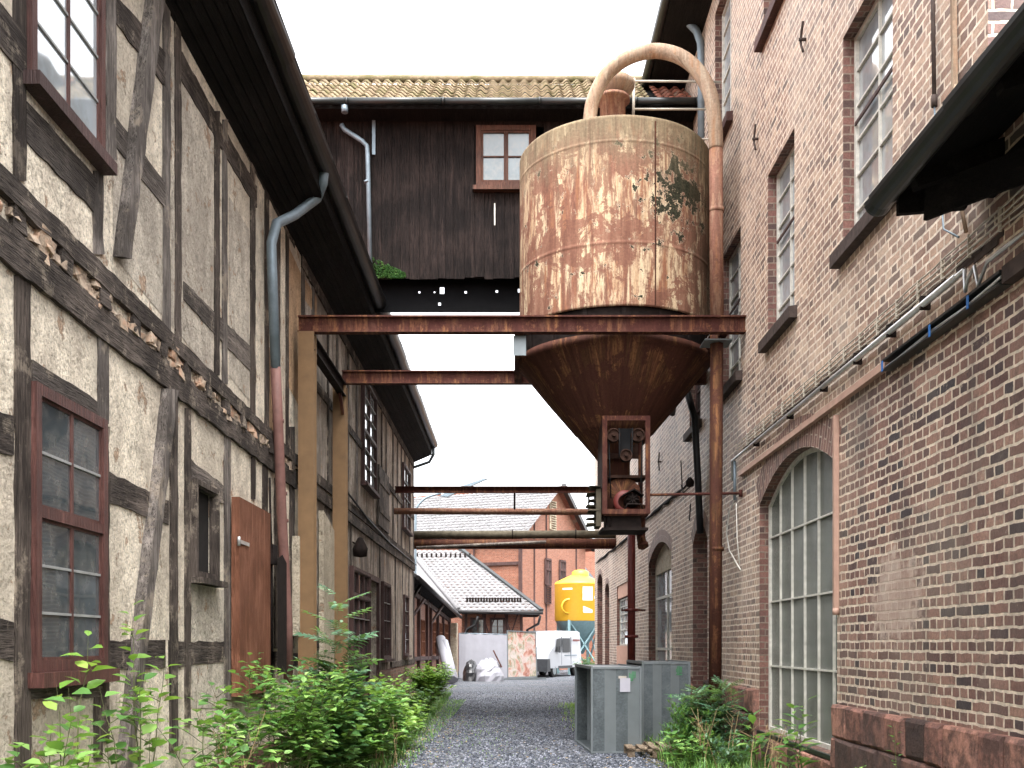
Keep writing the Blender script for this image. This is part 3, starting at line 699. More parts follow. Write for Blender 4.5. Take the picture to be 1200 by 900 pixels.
mb=MB(); a=LP(318,650,.1); mb.box(a+Vector((-.08,-.12,-.12)),a+Vector((.05,.12,.12))); mb.tube([a,LP(318,800,.06)],.02,6); mb.tube([a,LP(316,560,.05)],.015,6); mb.build('junction_box',M['black_iron'],hh)
mb=MB(); mb.face([LP(325,655,.2),LP(325,790,.2),LP(336,790,.2),LP(336,660,.2),LP(331,650,.2)]); mb.face([LP(325,655,.04),LP(325,790,.04),LP(325,790,.2),LP(325,655,.2)]); mb.build('guard_plate',M['black_iron'],hh)
mb=MB(); mb.tube([L(398,572,.08),L(430,610,.05),L(455,637,.06),L(486,662,.05)],.02,6); mb.build('cable',M['cable_black'],hh)
mb=MB(); a=L(413,640,.15); mb.lathe(a,[(0,-.22),(.13,-.2),(.15,-.05),(.09,.08),(.05,.16),(0,.18)],14); mb.bar(a,a+Vector((-.2,0,.1)),.04); mb.build('wall_lamp',M['black_iron'],hh)

# ================================================================== BRIDGE BUILDING
BY=18.6; BZ0=EYE+6.66; BZ1=EYE+9.60
bh=thing('timber_bridge_building','dark boarded timber bridge building with tiled roof crossing high above the alley','building',(0,BY,BZ0))
def BX(px): return (px-CX)*BY/F
mb=MB(); x=-8.0
wx0,wx1,wz0,wz1=BX(558),BX(628),EYE+(HY-220)*BY/F,EYE+(HY-148)*BY/F
while x<3.3:
    w=R_(.13,.2); e=min(x+w,3.3); d=R_(0,.02); zb=BZ0+R_(-.03,.02)
    if e>wx0 and x<wx1: mb.box((x,BY+d,zb),(e-.006,BY+.04,wz0)); mb.box((x,BY+d,wz1),(e-.006,BY+.04,BZ1))
    else: mb.box((x,BY+d,zb),(e-.006,BY+.04,BZ1))
    x=e
mb.box((-8,BY+.042,BZ0+.0),(3.29,BY+.06,wz0-.02)); mb.box((-8,BY+.042,wz1+.02),(3.29,BY+.06,BZ1)); mb.box((-8,BY+.042,wz0-.02),(wx0,BY+.06,wz1+.02))
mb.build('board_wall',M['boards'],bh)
mb=MB(); mb.box((-8,BY+4,BZ0+1.7),(3.3,BY+4.05,BZ1)); mb.box((-8,BY+.05,BZ0+1.65),(3.29,BY+3.99,BZ0+1.69)); mb.box((-8,BY+.06,BZ0+1.16),(-7.95,BY+3.99,BZ1)); mb.build('back_wall',M['boards'],bh)
# lower skirt board with small holes
mb=MB(); z0,z1=EYE+(HY-361)*BY/F,BZ0+.22; xs=[-4.0]; holes=[]
for px,py,s in ((490,337,1.6),(508,337,1.2),(517,335,4),(514,351,2.4),(545,337,2),(582,336,2),(609,335,3),(418,337,1.5)):
    c=BX(px); zc=EYE+(HY-py)*BY/F; r=s*1.25*BY/F/2; holes.append((c-r,c+r,zc-r*(1.5 if s>3 else 1),zc+r*(1.5 if s>3 else 1)))
us=sorted({-8.0,3.3,*[h[0] for h in holes],*[h[1] for h in holes]}); vs=sorted({z0,z1,*[h[2] for h in holes],*[h[3] for h in holes]})
for i in range(len(us)-1):
    for j in range(len(vs)-1):
        cu=(us[i]+us[i+1])/2; cv=(vs[j]+vs[j+1])/2
        if any(h[0]<cu<h[1] and h[2]<cv<h[3] for h in holes): continue
        mb.face([(us[i],BY+.25,vs[j]),(us[i+1],BY+.25,vs[j]),(us[i+1],BY+.25,vs[j+1]),(us[i],BY+.25,vs[j+1])])
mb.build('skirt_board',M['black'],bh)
def window_Y(par,x0,x1,z0,z1,Y,mat,glass,cols,rows,fw=.09,proud=.05,sill=.08,lab=None,smat=None):
    mb=MB()
    def fr(a,b,c,d,p): mb.box((a,Y-p,c),(b,Y+.05,d))
    fr(x0,x0+fw,z0,z1,proud); fr(x1-fw,x1,z0,z1,proud); fr(x0+fw,x1-fw,z0,z0+fw,proud-.002); fr(x0+fw,x1-fw,z1-fw,z1,proud-.002)
    W=(x1-x0-2*fw)/cols; b0,b1=z0+fw,z1-fw; s=.04*min(1,W/.4)
    for c in range(cols):
        a=x0+fw+c*W; b=a+W; fr(a+.001,a+s,b0,b1,proud-.02); fr(b-s,b-.001,b0,b1,proud-.02); fr(a+s,b-s,b0,b0+s,proud-.022); fr(a+s,b-s,b1-s,b1,proud-.022)
        for k in range(1,rows): z=b0+(b1-b0)*k/rows; fr(a+s,b-s,z-.012,z+.012,proud-.028)
    w=mb.build('window',mat,par)
    if lab: w['label']=lab
    g=MB(); g.face([(x0+.02,Y,z0+.02),(x1-.02,Y,z0+.02),(x1-.02,Y,z1-.02),(x0+.02,Y,z1-.02)]); g.build('pane',glass,w)
    if sill: s=MB(); s.box((x0-.06,Y-proud-.08,z0-sill),(x1+.06,Y+.04,z0-.002)); s.build('sill',smat or mat,w)
    return w
window_Y(bh,wx0,wx1,wz0,wz1,BY,M['frame_orange'],M['glass_mid'],2,2)
# tiled roof as real tile geometry
def tile_sheet(mb,o,ux,uz,W,Hh,tw=.21,tl=.32,amp=.035,step=.03,sub=6,x_from=0,x_to=None):
    o=Vector(o); ux=Vector(ux).normalized(); uz=Vector(uz).normalized(); n=ux.cross(uz).normalized()
    if n.z<0: n=-n
    rows=int(Hh/tl); cols=int(W/tw)
    for r in range(rows):
        for c in range(cols):
            j=R_(-.006,.006); vs=[]
            for k in range(sub+1):
                t=k/sub; h=amp*math.sin(t*2*math.pi)+j
                x=(c+t)*tw
                vs.append(o+ux*x+uz*(r*tl)+n*(h+step)); vs.append(o+ux*x+uz*((r+1)*tl+.02)+n*(h))
                vs.append(o+ux*x+uz*(r*tl)+n*(h+step-.02))
            fs=[]
            for k in range(sub): a=3*k; fs.append((a,a+3,a+4,a+1)); fs.append((a+2,a+5,a+3,a))
            mb.add(vs,fs,True)
ev=Vector((-8,BY-.45,BZ1-.0)); sl_=Vector((0,2.45,1.74)); slen=sl_.length
mb=MB(); tile_sheet(mb,ev,(1,0,0),sl_,(BX(770)+8),slen+.1); mb.build('roof',M['tile_moss'],bh,label='mossy yellow-green tiled roof slope')
mb=MB(); tile_sheet(mb,ev+Vector((BX(770)+8,0,0)),(1,0,0),sl_,3.3-BX(770),slen+.1); mb.build('roof',M['tile_red'],bh,label='strip of bare red tiles near the brick building')
mb=MB(); mb.tube([ev+sl_+Vector((0,0,.06)),ev+sl_+Vector((11.3,0,.0))],.08,10); mb.build('ridge_tiles',M['tile_moss'],bh)
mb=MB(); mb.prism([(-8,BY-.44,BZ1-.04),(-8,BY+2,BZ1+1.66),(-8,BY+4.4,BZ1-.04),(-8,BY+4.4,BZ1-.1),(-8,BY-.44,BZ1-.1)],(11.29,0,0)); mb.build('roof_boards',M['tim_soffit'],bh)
mb=MB(); gx=MB()
n_=10; x=-8.0
while x<3.25:
    e=min(x+1.7,3.28)
    mb.tube([(x,BY-.52,BZ1-.01),(e,BY-.52,BZ1-.01+R_(-.006,.006))],.058,12); mb.tube([(e-.03,BY-.52,BZ1-.01),(e,BY-.52,BZ1-.01)],.068,12); x=e
mb.build('gutter',M['zinc_dark'],bh)
mb=MB(); q=lambda px,py,Y=BY-.12: P(px,py,Y)
mb.tube([q(404,124,BY-.5),q(404,132,BY-.5)],.06,8)
mb.tube([q(400,146),q(404,152),q(424,165),q(430,171),q(431,185),q(434,326)],.042,10); mb.tube([q(430,212),q(430.3,214)],.055,10); mb.build('downpipe',M['zinc'],bh,label='thin grey downpipe with open top')
mb=MB(); mb.box(q(436,181,BY-.04),q(440,122,BY-.02)); mb.build('flashing_strip',M['zinc'],bh)
mb=MB(); mb.box(q(579,264,BY-.006),q(580.5,238,BY-.012)); mb.build('paint_streak',M['white'],bh)
# moss on the lower left boards: little cushions
mb=MB()
for k in range(420):
    t=R_(0,1); px=437+ t*38; top_=300+20*t; py=R_(top_+ (1-t)*2,326)
    c=q(px,py,BY-.01); s=R_(.01,.03); a=R_(0,3)
    mb.add([c+Vector((s*math.cos(a),-.01,s*math.sin(a))),c+Vector((s*math.cos(a+2),-.015,s*math.sin(a+2))),c+Vector((s*math.cos(a+4),-.01,s*math.sin(a+4))),c+Vector((0,-.035,0))],[(0,1,3),(1,2,3),(2,0,3)])
mb.build('moss',M['leaf_dark'],bh,kind='stuff')

# ================================================================== RIGHT: tall brick building
rb=thing('brick_factory','tall red brick factory building forming the right side of the alley','building',(RW,24,0))
def hr(px0,px1,h0,h1,rise=0): return (RY(px1),RY(px0),EYE+h0*RW,EYE+h1*RW,rise)
HZ0,HZ1=1.195,1.83
W_={'W1':hr(988,1046,HZ0,HZ1),'W2':hr(900,931,HZ0,HZ1),'W3':hr(846,868,HZ0,HZ1),'W4':hr(808,821,HZ0,HZ1),'T1':hr(895,937,2.42,3.1),'T2':hr(838,857,2.42,3.1)}
AW=(RY(981),RY(890),EYE-.345*RW,EYE+.56*RW,.125*RW)
D1=(RY(829),RY(812),0.05,EYE+.55*RW,.09*RW)
D2=(RY(787),RY(760),0.3,EYE+.58*RW,.11*RW)
G1=(RY(741),RY(723),EYE-.01*RW,EYE+.55*RW,0)
N1=(RY(714),RY(709),0.6,EYE+.58*RW,.06*RW); N2=(RY(706),RY(700),0.6,EYE+.72*RW,.08*RW)
allh=list(W_.values())+[AW,D1,D2,G1,N1,N2]
TY0,TY1=7.1,RY(697); TZ=EYE+10.7; LOWZ=EYE+3.45
PYM=RY(984); SZ=EYE+.735*RW
mb=MB(); wall_x(mb,RW,TY0,PYM,0,SZ,[],0.3,-1); mb.build('wall',M['brick_low'],rb,label='brickwork below the painted strip, coloured darker partly for shade')  # darker masonry, with the alley's deepening shade partly put into its colour
rv=MB(); mb=MB(); wall_x(mb,RW,TY0,PYM,SZ,TZ,[W_['W1']],0.3,-1,rv); wall_x(mb,RW,PYM,TY1,0,TZ,[h for h in allh if h!=W_['W1']],0.3,-1,rv)
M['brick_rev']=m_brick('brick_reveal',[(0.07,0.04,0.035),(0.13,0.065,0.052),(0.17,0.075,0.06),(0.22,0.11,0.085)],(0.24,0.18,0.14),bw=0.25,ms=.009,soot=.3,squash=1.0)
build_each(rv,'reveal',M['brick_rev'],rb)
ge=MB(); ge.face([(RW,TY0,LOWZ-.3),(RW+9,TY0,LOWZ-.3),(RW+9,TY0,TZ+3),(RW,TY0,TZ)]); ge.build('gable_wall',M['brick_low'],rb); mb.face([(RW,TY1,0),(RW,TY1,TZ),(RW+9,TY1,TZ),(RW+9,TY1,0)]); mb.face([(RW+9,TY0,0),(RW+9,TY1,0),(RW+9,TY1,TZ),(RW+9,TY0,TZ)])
mb.build('wall',M['brick'],rb)
mb=MB()
for h in allh:
    if h in (D1,): mb.box((RW+.9,h[0]-.6,0),(RW+.95,h[1]+.6,h[3]+h[4]+.3)); continue
    mb.box((RW+.34,h[0]-.2,h[2]-.2),(RW+.6,h[1]+.2,h[3]+h[4]+.2))
mb.build('room',M['dark_void'],rb)
def window_R(h,mat,glass,cols,rows,dep=.14,bar=.022,sill=True,par=None,smat=None,lab=None,fw=.05,sillw=.1,rail_at=None):
    y0,y1,z0,z1,rise=h; X=RW+dep; mb=MB()
    def top(y):
        t=(y-y0)/(y1-y0); return z1+rise*(1-(2*t-1)**2)
    def fr(ya,yb,za,zb,p): mb.box((X-p,ya,za),(X+.03,yb,zb))
    fr(y0,y0+fw,z0,z1,.03); fr(y1-fw,y1,z0,z1,.03); fr(y0+fw,y1-fw,z0,z0+fw,.028)
    if rise>0:
        for k in range(14):
            ya=y0+(y1-y0)*k/14; yb=y0+(y1-y0)*(k+1)/14; mb.bar((X,ya,top(ya)-.02),(X,yb,top(yb)-.02),.05,.06)
    else: fr(y0+fw,y1-fw,z1-fw,z1,.028)
    for c in range(1,cols):
        y=y0+(y1-y0)*c/cols; fr(y-bar/2,y+bar/2,z0+fw,top(y)-.03,.022)
    zr=[z0+(z1+rise-z0)*k/rows for k in range(1,rows)]
    for z in zr:
        ya,yb=y0,y1
        if z>z1 and rise>0:
            t=math.sqrt(max(0,1-(z-z1)/rise)); ya,yb=(y0+y1)/2-(y1-y0)/2*t,(y0+y1)/2+(y1-y0)/2*t
        fr(ya+.01,yb-.01,z-bar/2,z+bar/2,.02)
    if rail_at:
        z=z0+(z1-z0)*rail_at; rl_=MB(); rl_.box((X-.04,y0+.04,z-.018),(X-.024,y1-.04,z+.018))
    w=mb.build('window',mat,rb)
    if lab: w['label']=lab
    if rail_at: rl_.build('transom',M['frame_dark'],w)
    g=MB(); n=16; pts=[(X+.005,y0,z0),(X+.005,y1,z0)]
    if rise>0: pts+=[(X+.005,y1+(y0-y1)*k/n,top(y1+(y0-y1)*k/n)) for k in range(n+1)]
    else: pts+=[(X+.005,y1,z1),(X+.005,y0,z1)]
    g.face(pts[::-1]); g.build('pane',glass,w)
    if sill:
        s=MB(); s.prism([(RW-.1,y0-.12,z0-.16),(RW-.1,y0-.12,z0-.03),(RW+dep-.03,y0-.12,z0+.0),(RW+dep-.03,y0-.12,z0-.16)],(0,y1-y0+.24,0)); s.build('sill',smat or M['stone_sill'],w)
    return w
window_R(W_['W1'],M['white'],M['glass_sky'],2,6,lab='large white framed upper window above the dark gutter',rail_at=.58)
window_R(W_['W2'],M['white'],M['glass_sky'],2,6,lab='white framed upper window in the middle of the wall',rail_at=.58)
window_R(W_['W3'],M['white'],M['glass_sky'],2,6,lab='upper window behind the rusty pipe',rail_at=.58)
window_R(W_['W4'],M['frame_dark'],M['glass'],2,6,lab='dark upper window beyond the silo cone')
window_R(W_['T1'],M['white'],M['glass_sky'],2,6,smat=M['frame_red'],lab='top floor window with red sill')
window_R(W_['T2'],M['white'],M['glass_sky'],2,6,smat=M['frame_red'],lab='top floor window beside the curved pipe')
aw=window_R(AW,M['white'],M['glass_rib'],6,4,dep=.15,bar=.021,sill=False,lab='big arched factory window with ribbed glass and six columns of panes')
mb=MB(); n_=14
for k in range(n_):
    t0,t1=k/n_,(k+1)/n_; ya,yb=D2[0]+(D2[1]-D2[0])*t0,D2[0]+(D2[1]-D2[0])*t1; f_=lambda t: D2[3]+D2[4]*(1-(2*t-1)**2)
    mb.face([(RW+.16,ya,EYE+.5*RW),(RW+.16,yb,EYE+.5*RW),(RW+.16,yb,f_(t1)),(RW+.16,ya,f_(t0))][::-1])
mb.face([(RW+.16,D2[0],EYE+.5*RW),(RW+.29,D2[0],EYE+.5*RW),(RW+.29,D2[1],EYE+.5*RW),(RW+.16,D2[1],EYE+.5*RW)])
mb.build('tympanum',M['panel_cream'],rb)
w=window_R(D2,M['white'],M['glass_sky'],2,3,dep=.2,bar=.06,sill=False,lab='white framed glazed door under a brick arch',fw=.1)
mb=MB(); mb.box((RW+.12,G1[0],G1[2]),(RW+.2,G1[1],G1[2]+1.15)); 
g=window_R((G1[0],G1[1],G1[2],EYE+.42*RW,0),M['white'],M['glass_pale'],4,6,dep=.12,bar=.03,sill=False,lab='small paned window with salmon panel below')
mb=MB(); mb.box((RW+.03,G1[0]-.02,EYE+.43*RW),(RW+.1,G1[1]+.02,G1[3])); mb.build('infill_panel',M['salmon'],rb)
mb=MB(); mb.box((RW-.012,G1[0],0.2),(RW+.1,G1[1],G1[2]-.02)); mb.build('infill_panel',M['salmon'],rb)
for h in (N1,N2): 
    mb=MB(); mb.box((RW+.2,h[0],h[2]),(RW+.25,h[1],h[3]+h[4])); mb.build('shutter',M['frame_red'],rb)
n=NM('arch_brick',0.9)
M['brick_arch']=m_brick('brick_arch',[(0.12,0.07,0.06),(0.2,0.105,0.085),(0.27,0.15,0.12)],(0.42,0.34,0.27),bw=0.27,rh=0.085,ms=.009,soot=.3,squash=1.0)
mb=MB()
for h,wd in ((AW,.36),(D1,.27),(D2,.27),(N1,.2),(N2,.2)): arch_ring(mb,RW,h[0],h[1],h[3],h[4],wd,-.005)
build_each(mb,'arch',M['brick_arch'],rb)
# plinth of sandstone blocks
def blocks(mb,y0,y1,z0,z1,rows,X):
    for r in range(rows):
        a=z0+(z1-z0)*r/rows; b=z0+(z1-z0)*(r+1)/rows; y=y0-(.25 if r%2 else 0)
        while y<y1:
            w=R_(.3,.6); e=min(y+w,y1); s=max(y,y0)
            if e-s>.08: 
                d=R_(0,.025); c=.012
                # chamfered face
                o=[(X+.2,s,a),(X+.2,e,a),(X+.2,e,b),(X+.2,s,b)]; f1=[(X-d+.02,s+.004,a+.004),(X-d+.02,e-.004,a+.004),(X-d+.02,e-.004,b-.004),(X-d+.02,s+.004,b-.004)]
                f2=[(X-d,s+.03,a+.03),(X-d,e-.03,a+.03),(X-d,e-.03,b-.03),(X-d,s+.03,b-.03)]
                f2=[(p[0]+R_(-.008,.008),p[1]+R_(-.01,.01),p[2]+R_(-.01,.01)) for p in f2]
                mb.add(o+f1+f2,[(4,5,1,0),(5,6,2,1),(6,7,3,2),(7,4,0,3),(8,9,5,4),(9,10,6,5),(10,11,7,6),(11,8,4,7),(11,10,9,8)])
            y=e
PZ=EYE-.183*RW
for a_ in ((TY0,AW[0]-.02,0,PZ,3,RW-.07),(AW[1]+.02,D1[0]-.02,0,PZ,3,RW-.07),(AW[0],AW[1],0,AW[2]-.06,1,RW-.05),(D1[1],D2[0],0,PZ,3,RW-.1),(D2[1],TY1,0,.8,2,RW-.08)):
    mb=MB(); blocks(mb,*a_); mb.build('plinth',M['stone'],rb)
mb=MB(); mb.box((RW-.04,AW[0],AW[2]-.05),(RW+.12,AW[1],AW[2]-.005)); mb.build('sill',M['zinc_dark'],aw)
# anchors
for (px,py,s) in ((945,45,.17),(889,162,.17),(775,541,.2)):
    c=R(px,py,.03); mb=MB(); pts=[c+Vector((0,-.05+.1*(k/8)**2*1.0,s*(k/4-1))) for k in range(9)]; pts=[c+Vector((-.02,.05*math.cos(math.pi*(k/8-.5)*1.6),s*(1-k/4))) for k in range(9)]
    mb.tube(pts,.015,6); mb.tube([c+Vector((.03,.02,0)),c+Vector((-.05,.02,0))],.018,8); mb.build('wall_anchor',M['stone_sill'],rb)
# eaves of tall building
mb=MB(); RGX=2.65; RGZ=EYE+10.86
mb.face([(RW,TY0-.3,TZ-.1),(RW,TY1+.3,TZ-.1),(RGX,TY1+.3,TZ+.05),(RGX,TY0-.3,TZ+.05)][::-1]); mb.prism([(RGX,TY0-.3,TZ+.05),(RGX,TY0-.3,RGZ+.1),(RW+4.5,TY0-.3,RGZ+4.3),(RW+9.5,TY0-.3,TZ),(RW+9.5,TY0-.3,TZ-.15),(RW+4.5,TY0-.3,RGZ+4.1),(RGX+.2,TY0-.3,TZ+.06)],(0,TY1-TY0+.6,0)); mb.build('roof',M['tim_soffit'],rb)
mb=MB(); gutter(mb,RGX-.06,RGZ,TY0-.3,TY1,.09,2.0); mb.build('gutter',M['zinc_dark'],rb)
mb=MB(); Yd=17.6; q2=lambda px,py,Y=Yd: P(px,py,Y)
mb.tube([q2(786,-2,17.8),q2(792,12,17.8),q2(804,24,17.7),q2(816,36),q2(821,50),q2(822,70),q2(822,175)],.065,12); mb.build('downpipe',M['zinc'],rb)
# brick gable quoin patch of pale mortar
n=NM('smeared_mortar',0.95); a=n.noise(n.pos,8,7,0.7); M['mortar']=n.done(n.ramp(a,[(0.3,(0.24,0.17,0.145)),(0.5,(0.42,0.34,0.28)),(0.75,(0.58,0.5,0.42))]),n.bump(a,0.8,0.04))

# ---- low building in the foreground at right: shares the wall line
lb=thing('low_brick_workshop','low dark brick workshop with deep eaves and dark gutter at the near right edge','building',(RW,3,0))
mb=MB(); LZ=LOWZ
mb.face([(RW,TY0,0),(RW,-4,0),(RW,-4,LZ),(RW,TY0,LZ)]) ; mb.face([(RW,-4,0),(RW+8,-4,0),(RW+8,-4,LZ),(RW,-4,LZ)]); mb.face([(RW+8,-4,0),(RW+8,TY0,0),(RW+8,TY0,LZ),(RW+8,-4,LZ)])
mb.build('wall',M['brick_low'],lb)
mb=MB(); blocks(mb,-4,TY0,0,PZ,3,RW-.07); mb.build('plinth',M['stone'],lb)
lgx,lgz=2.62,EYE+3.17
mb=MB(); gutter(mb,lgx,lgz,-4,7.36,.085,1.25); mb.build('gutter',M['zinc_dark'],lb)
mb=MB(); sx=RW+.02; 
mb.prism([(lgx+.06,-4,lgz-.02),(lgx+.06,-4,lgz+.05),(RW+4,-4,lgz+2.3),(RW+4,-4,lgz+2.2),(RW,-4,lgz+.26)],(0,11.2,0)); 
mb.build('roof',M['tim_soffit'],lb)
mb=MB()
for k in range(9): y=6.9-k*1.2; mb.bar((lgx+.08,y,lgz-.05),(RW+.1,y,lgz+.2),.09,.12)
mb.prism([(lgx+.1,7.2,lgz-.14),(RW-.1,7.2,lgz-.1),(RW,7.2,lgz+.25),(lgx+.1,7.2,lgz)],(0,.05,0)); mb.bar((lgx+.25,7.1,lgz-.12),(RW-.02,6.2,lgz-.2),.03,.22); mb.box((RW-.08,-4,lgz-.12),(RW-.005,7.0,lgz+.03))
build_each(mb,'rafter_end',M['tim_soffit'],lb)

# ---- services fixed to the right wall
cb=thing('cable_run','bundle of four thin parallel cables clipped along the brick wall above the arched window','cables',R(1000,440))
for k in range(4):
    h=.842+.014*k; pts=[]
    for i in range(24):
        px=866+(1200-866)*(i/23)**1.0; 
        y=RY(px); pts.append((RW-.03,y,EYE+h*RW+.006*math.sin(i*2.1+k)))
    pts.append((RW-.03,5.6,EYE+h*RW))
    mb=MB(); mb.tube(pts,.0075,6); mb.build('cable',M['conduit'],cb)
mb=MB()
for i in range(18):
    y=6.4+i*.46; mb.box((RW-.042,y,EYE+.838*RW),(RW-.018,y+.01,EYE+.888*RW))
build_each(mb,'clip',M['conduit'],cb)
cn=thing('steel_conduit','bright steel conduit pipe running along the brick wall under the thin cables','conduit',R(1000,440))
mb=MB(); mb.tube([R(863,563,.06),R(863,540,.06),(RW-.06,RY(872),EYE+.818*RW),(RW-.06,RY(1140),EYE+.812*RW)],.018,8); mb.tube([(RW-.06,RY(885),EYE+.816*RW),(RW-.06,RY(1130),EYE+.812*RW)],.026,8); 
yy=RY(1140); mb.tube([(RW-.06,yy,EYE+.812*RW),(RW-.08,yy-.06,EYE+.76*RW),(RW-.09,yy-.12,EYE+.78*RW),(RW-.07,yy-.18,EYE+.80*RW),(RW-.08,yy-.26,EYE+.75*RW),(RW-.06,yy-.35,EYE+.79*RW),(RW-.06,5.5,EYE+.79*RW)],.014,8)
mb.build('pipe',M['steel'],cn)
mb=MB()
for px in (890,930,970,1010,1050,1090): y=RY(px); mb.box((RW-.08,y-.015,EYE+.80*RW),(RW-.002,y+.015,EYE+.832*RW))
build_each(mb,'clip',M['black_iron'],cn)
mb=MB()
for k in range(90):
    y=R_(6.8,14.6); z=EYE+RW*R_(.822,.85); s=R_(.05,.2); mb.box((RW-R_(.003,.008),y-s,z-.018),(RW+.01,y+s,z+.018),.003)
mb.build('daub',M['stone_sill'],cn,kind='stuff',label='dark daubed strip of old fixings')
ct=thing('cable_tray','long pink-brown painted steel strip that turns into an open cable tray on the brick wall','cable tray',R(1000,460))
def strip(mb,px0,px1,ht,hb,out,inn=0.0): mb.box((RW-out,RY(px1),EYE+hb*RW),(RW-inn,RY(px0),EYE+ht*RW))
mb=MB(); strip(mb,870,1045,.748,.728,.06); mb.build('strip',M['strip'],ct)
mb=MB(); strip(mb,1045.5,1187,.748,.742,.09); strip(mb,1045.5,1187,.722,.718,.09); strip(mb,1045.5,1187,.742,.722,.01); mb.build('tray',M['zinc_dark'],ct)
mb=MB(); strip(mb,1188,1330,.752,.718,.08); mb.build('end_channel',M['stone_sill'],ct)
mb=MB()
mb.tube([(RW-.05,RY(1048),EYE+.728*RW),(RW-.06,RY(1100),EYE+.733*RW),(RW-.05,RY(1180),EYE+.727*RW)],.012,6); mb.tube([(RW-.07,RY(1048),EYE+.726*RW),(RW-.06,RY(1120),EYE+.724*RW),(RW-.07,RY(1186),EYE+.735*RW)],.01,6)
mb.build('cable',M['steel'],ct)
M['blue']=m_simple('blue_tape',(0.03,0.14,0.4),0.5)
mb=MB(); 
for px in (1046,1103,1149): y=RY(px); mb.box((RW-.095,y-.015,EYE+.716*RW),(RW-.088,y+.015,EYE+.744*RW))
build_each(mb,'cable_tie',M['blue'],ct)
vp=thing('wall_pipe','thin pink-brown pipe going down the wall at the right edge of the big arched window','pipe',R(982,600))
mb=MB(); mb.bar((RW-.03,RY(983),EYE+.7*RW),(RW-.03,RY(983),EYE+.11*RW),.05,.05); mb.tube([(RW-.03,RY(983),EYE+.11*RW),(RW-.03,RY(983),EYE+.09*RW)],.035,8); mb.build('pipe',M['strip'],vp)
uc=thing('upper_conduits','two vertical conduits, one grey and one cream, high on the wall above the dark gutter','conduits',R(1110,60))
mb=MB(); mb.tube([R(1098,-80,.04),R(1101,122,.04)],.017,8); mb.tube([R(1101,112,.04),R(1101,125,.04)],.025,8); mb.build('conduit',M['stone_sill'],uc,label='grey conduit'); 
mb=MB(); mb.tube([R(1101,125,.04),(RW-.04,RY(1112),EYE+.95*RW),(RW-.04,RY(1130),EYE+.9*RW)],.008,6); mb.build('cable',M['zinc'],uc)
mb=MB(); mb.bar(R(1121,-80,.03),R(1124,150,.03),.035); mb.tube([R(1124,100,.03),(RW-.03,RY(1130),EYE+.98*RW),(RW-.03,RY(1137),EYE+.90*RW)],.016,6); mb.build('conduit',M['cream_pipe'],uc,label='cream conduit')
hc=thing('hanging_cable','white cable hanging in a loose loop down the brick wall left of the arched window','cable',R(860,600))
mb=MB(); mb.tube([R(865,585,.05),R(859,600,.06),R(857,625,.07),R(861,645,.08),R(868,660,.06),R(872,668,.05)],.011,6); mb.tube([R(866,590,.04),R(867,630,.04),R(870,662,.04)],.009,6); mb.build('cable',M['white'],hc)
mb=MB(); mb.tube([R(865,540,.05),R(865,586,.05)],.022,8); mb.build('socket',M['zinc'],hc)
wc=thing('sagging_wall_cable','thick dark corroded cable running along the far brick wall beyond the discharge box','cable',R(780,590))
pts=[R(700+k*(808-700)/22, 660-(k/22)*88+R_(-1,1)-(0 if k<11 else 4),.04) for k in range(23)]
mb=MB(); mb.tube(pts,[R_(.02,.045) for _ in pts],7); mb.tube([R(802,572,.04),R(801,540,.05)],.012,6); mb.tube([R(812,590,.04),R(811,610,.05)],.012,6); mb.tube([R(801,568,.05),R(806,578,.09),R(812,570,.05)],.01,6)
c=R(815,566,.1); mb.lathe(c,[(0,-.08),(.07,-.06),(.08,.03),(.03,.1),(0,.11)],10); mb.build('cable',M['black_iron'],wc)
bp=thing('black_hose','black curved hose on the brick wall behind the silo cone and rusty pipe','hose',R(822,600))
pts=[R(800,485,.2),R(806,460,.25),R(815,448,.3),R(824,458,.28),R(828,490,.2),R(826,560,.12),R(824,625,.05)]
mb=MB(); mb.tube(pts,.06,10); mb.build('hose',M['cable_black'],bp)

# ================================================================== STEEL FRAME
Y1,Y2=14.5,17.4; BT=EYE+4.64; BHt=.235
fr=thing('steel_support_frame','ochre and rust coloured steel frame of two cross beams and two posts carrying the silo','steel frame',(0,Y1,0))
def ibeam(mb,p,q,h,wd,t=.016,up=(0,0,1)):
    """p,q = centre of the top flange"""
    p=Vector(p); q=Vector(q); d=(q-p).normalized(); up=Vector(up); s=d.cross(up).normalized()
    def seg(c,w_,h_): mb.bar(p+up*c,q+up*c,w_,h_,up)
    seg(-t/2,wd,t); seg(-h+t/2,wd,t); seg(-h/2,t,h-2*t)
mb=MB(); ibeam(mb,(P(350,400,Y1).x,Y1,BT),(RW+.05,Y1,BT),BHt,.14,.022); b=mb.build('cross_beam',M['rust_beam'],fr,label='front cross beam, nearer and longer')
mb=MB(); ibeam(mb,(P(401,440,Y2).x,Y2,BT),(RW+.05,Y2,BT),.22,.13,.02); mb.build('cross_beam',M['rust_beam'],fr,label='rear cross beam')
xl=P(351,500,Y1).x
def hpost(mb,x0,x1,y0,y1,z0,z1):
    t=.016; mb.box((x0,y0,z0),(x1,y0+t,z1)); mb.box((x0,y1-t,z0),(x1,y1,z1)); m=(x0+x1)/2; mb.box((m-.01,y0+t,z0),(m+.01,y1-t,z1))
mb=MB(); hpost(mb,xl,xl+.225,Y1-.1,Y1+.1,0,BT-BHt); mb.build('post',M['ochre'],fr,label='front ochre post')
mb=MB(); x2=P(391,500,Y2).x; hpost(mb,x2,x2+.225,Y2-.1,Y2+.1,0,BT-.26); mb.build('post',M['ochre'],fr,label='rear ochre post')
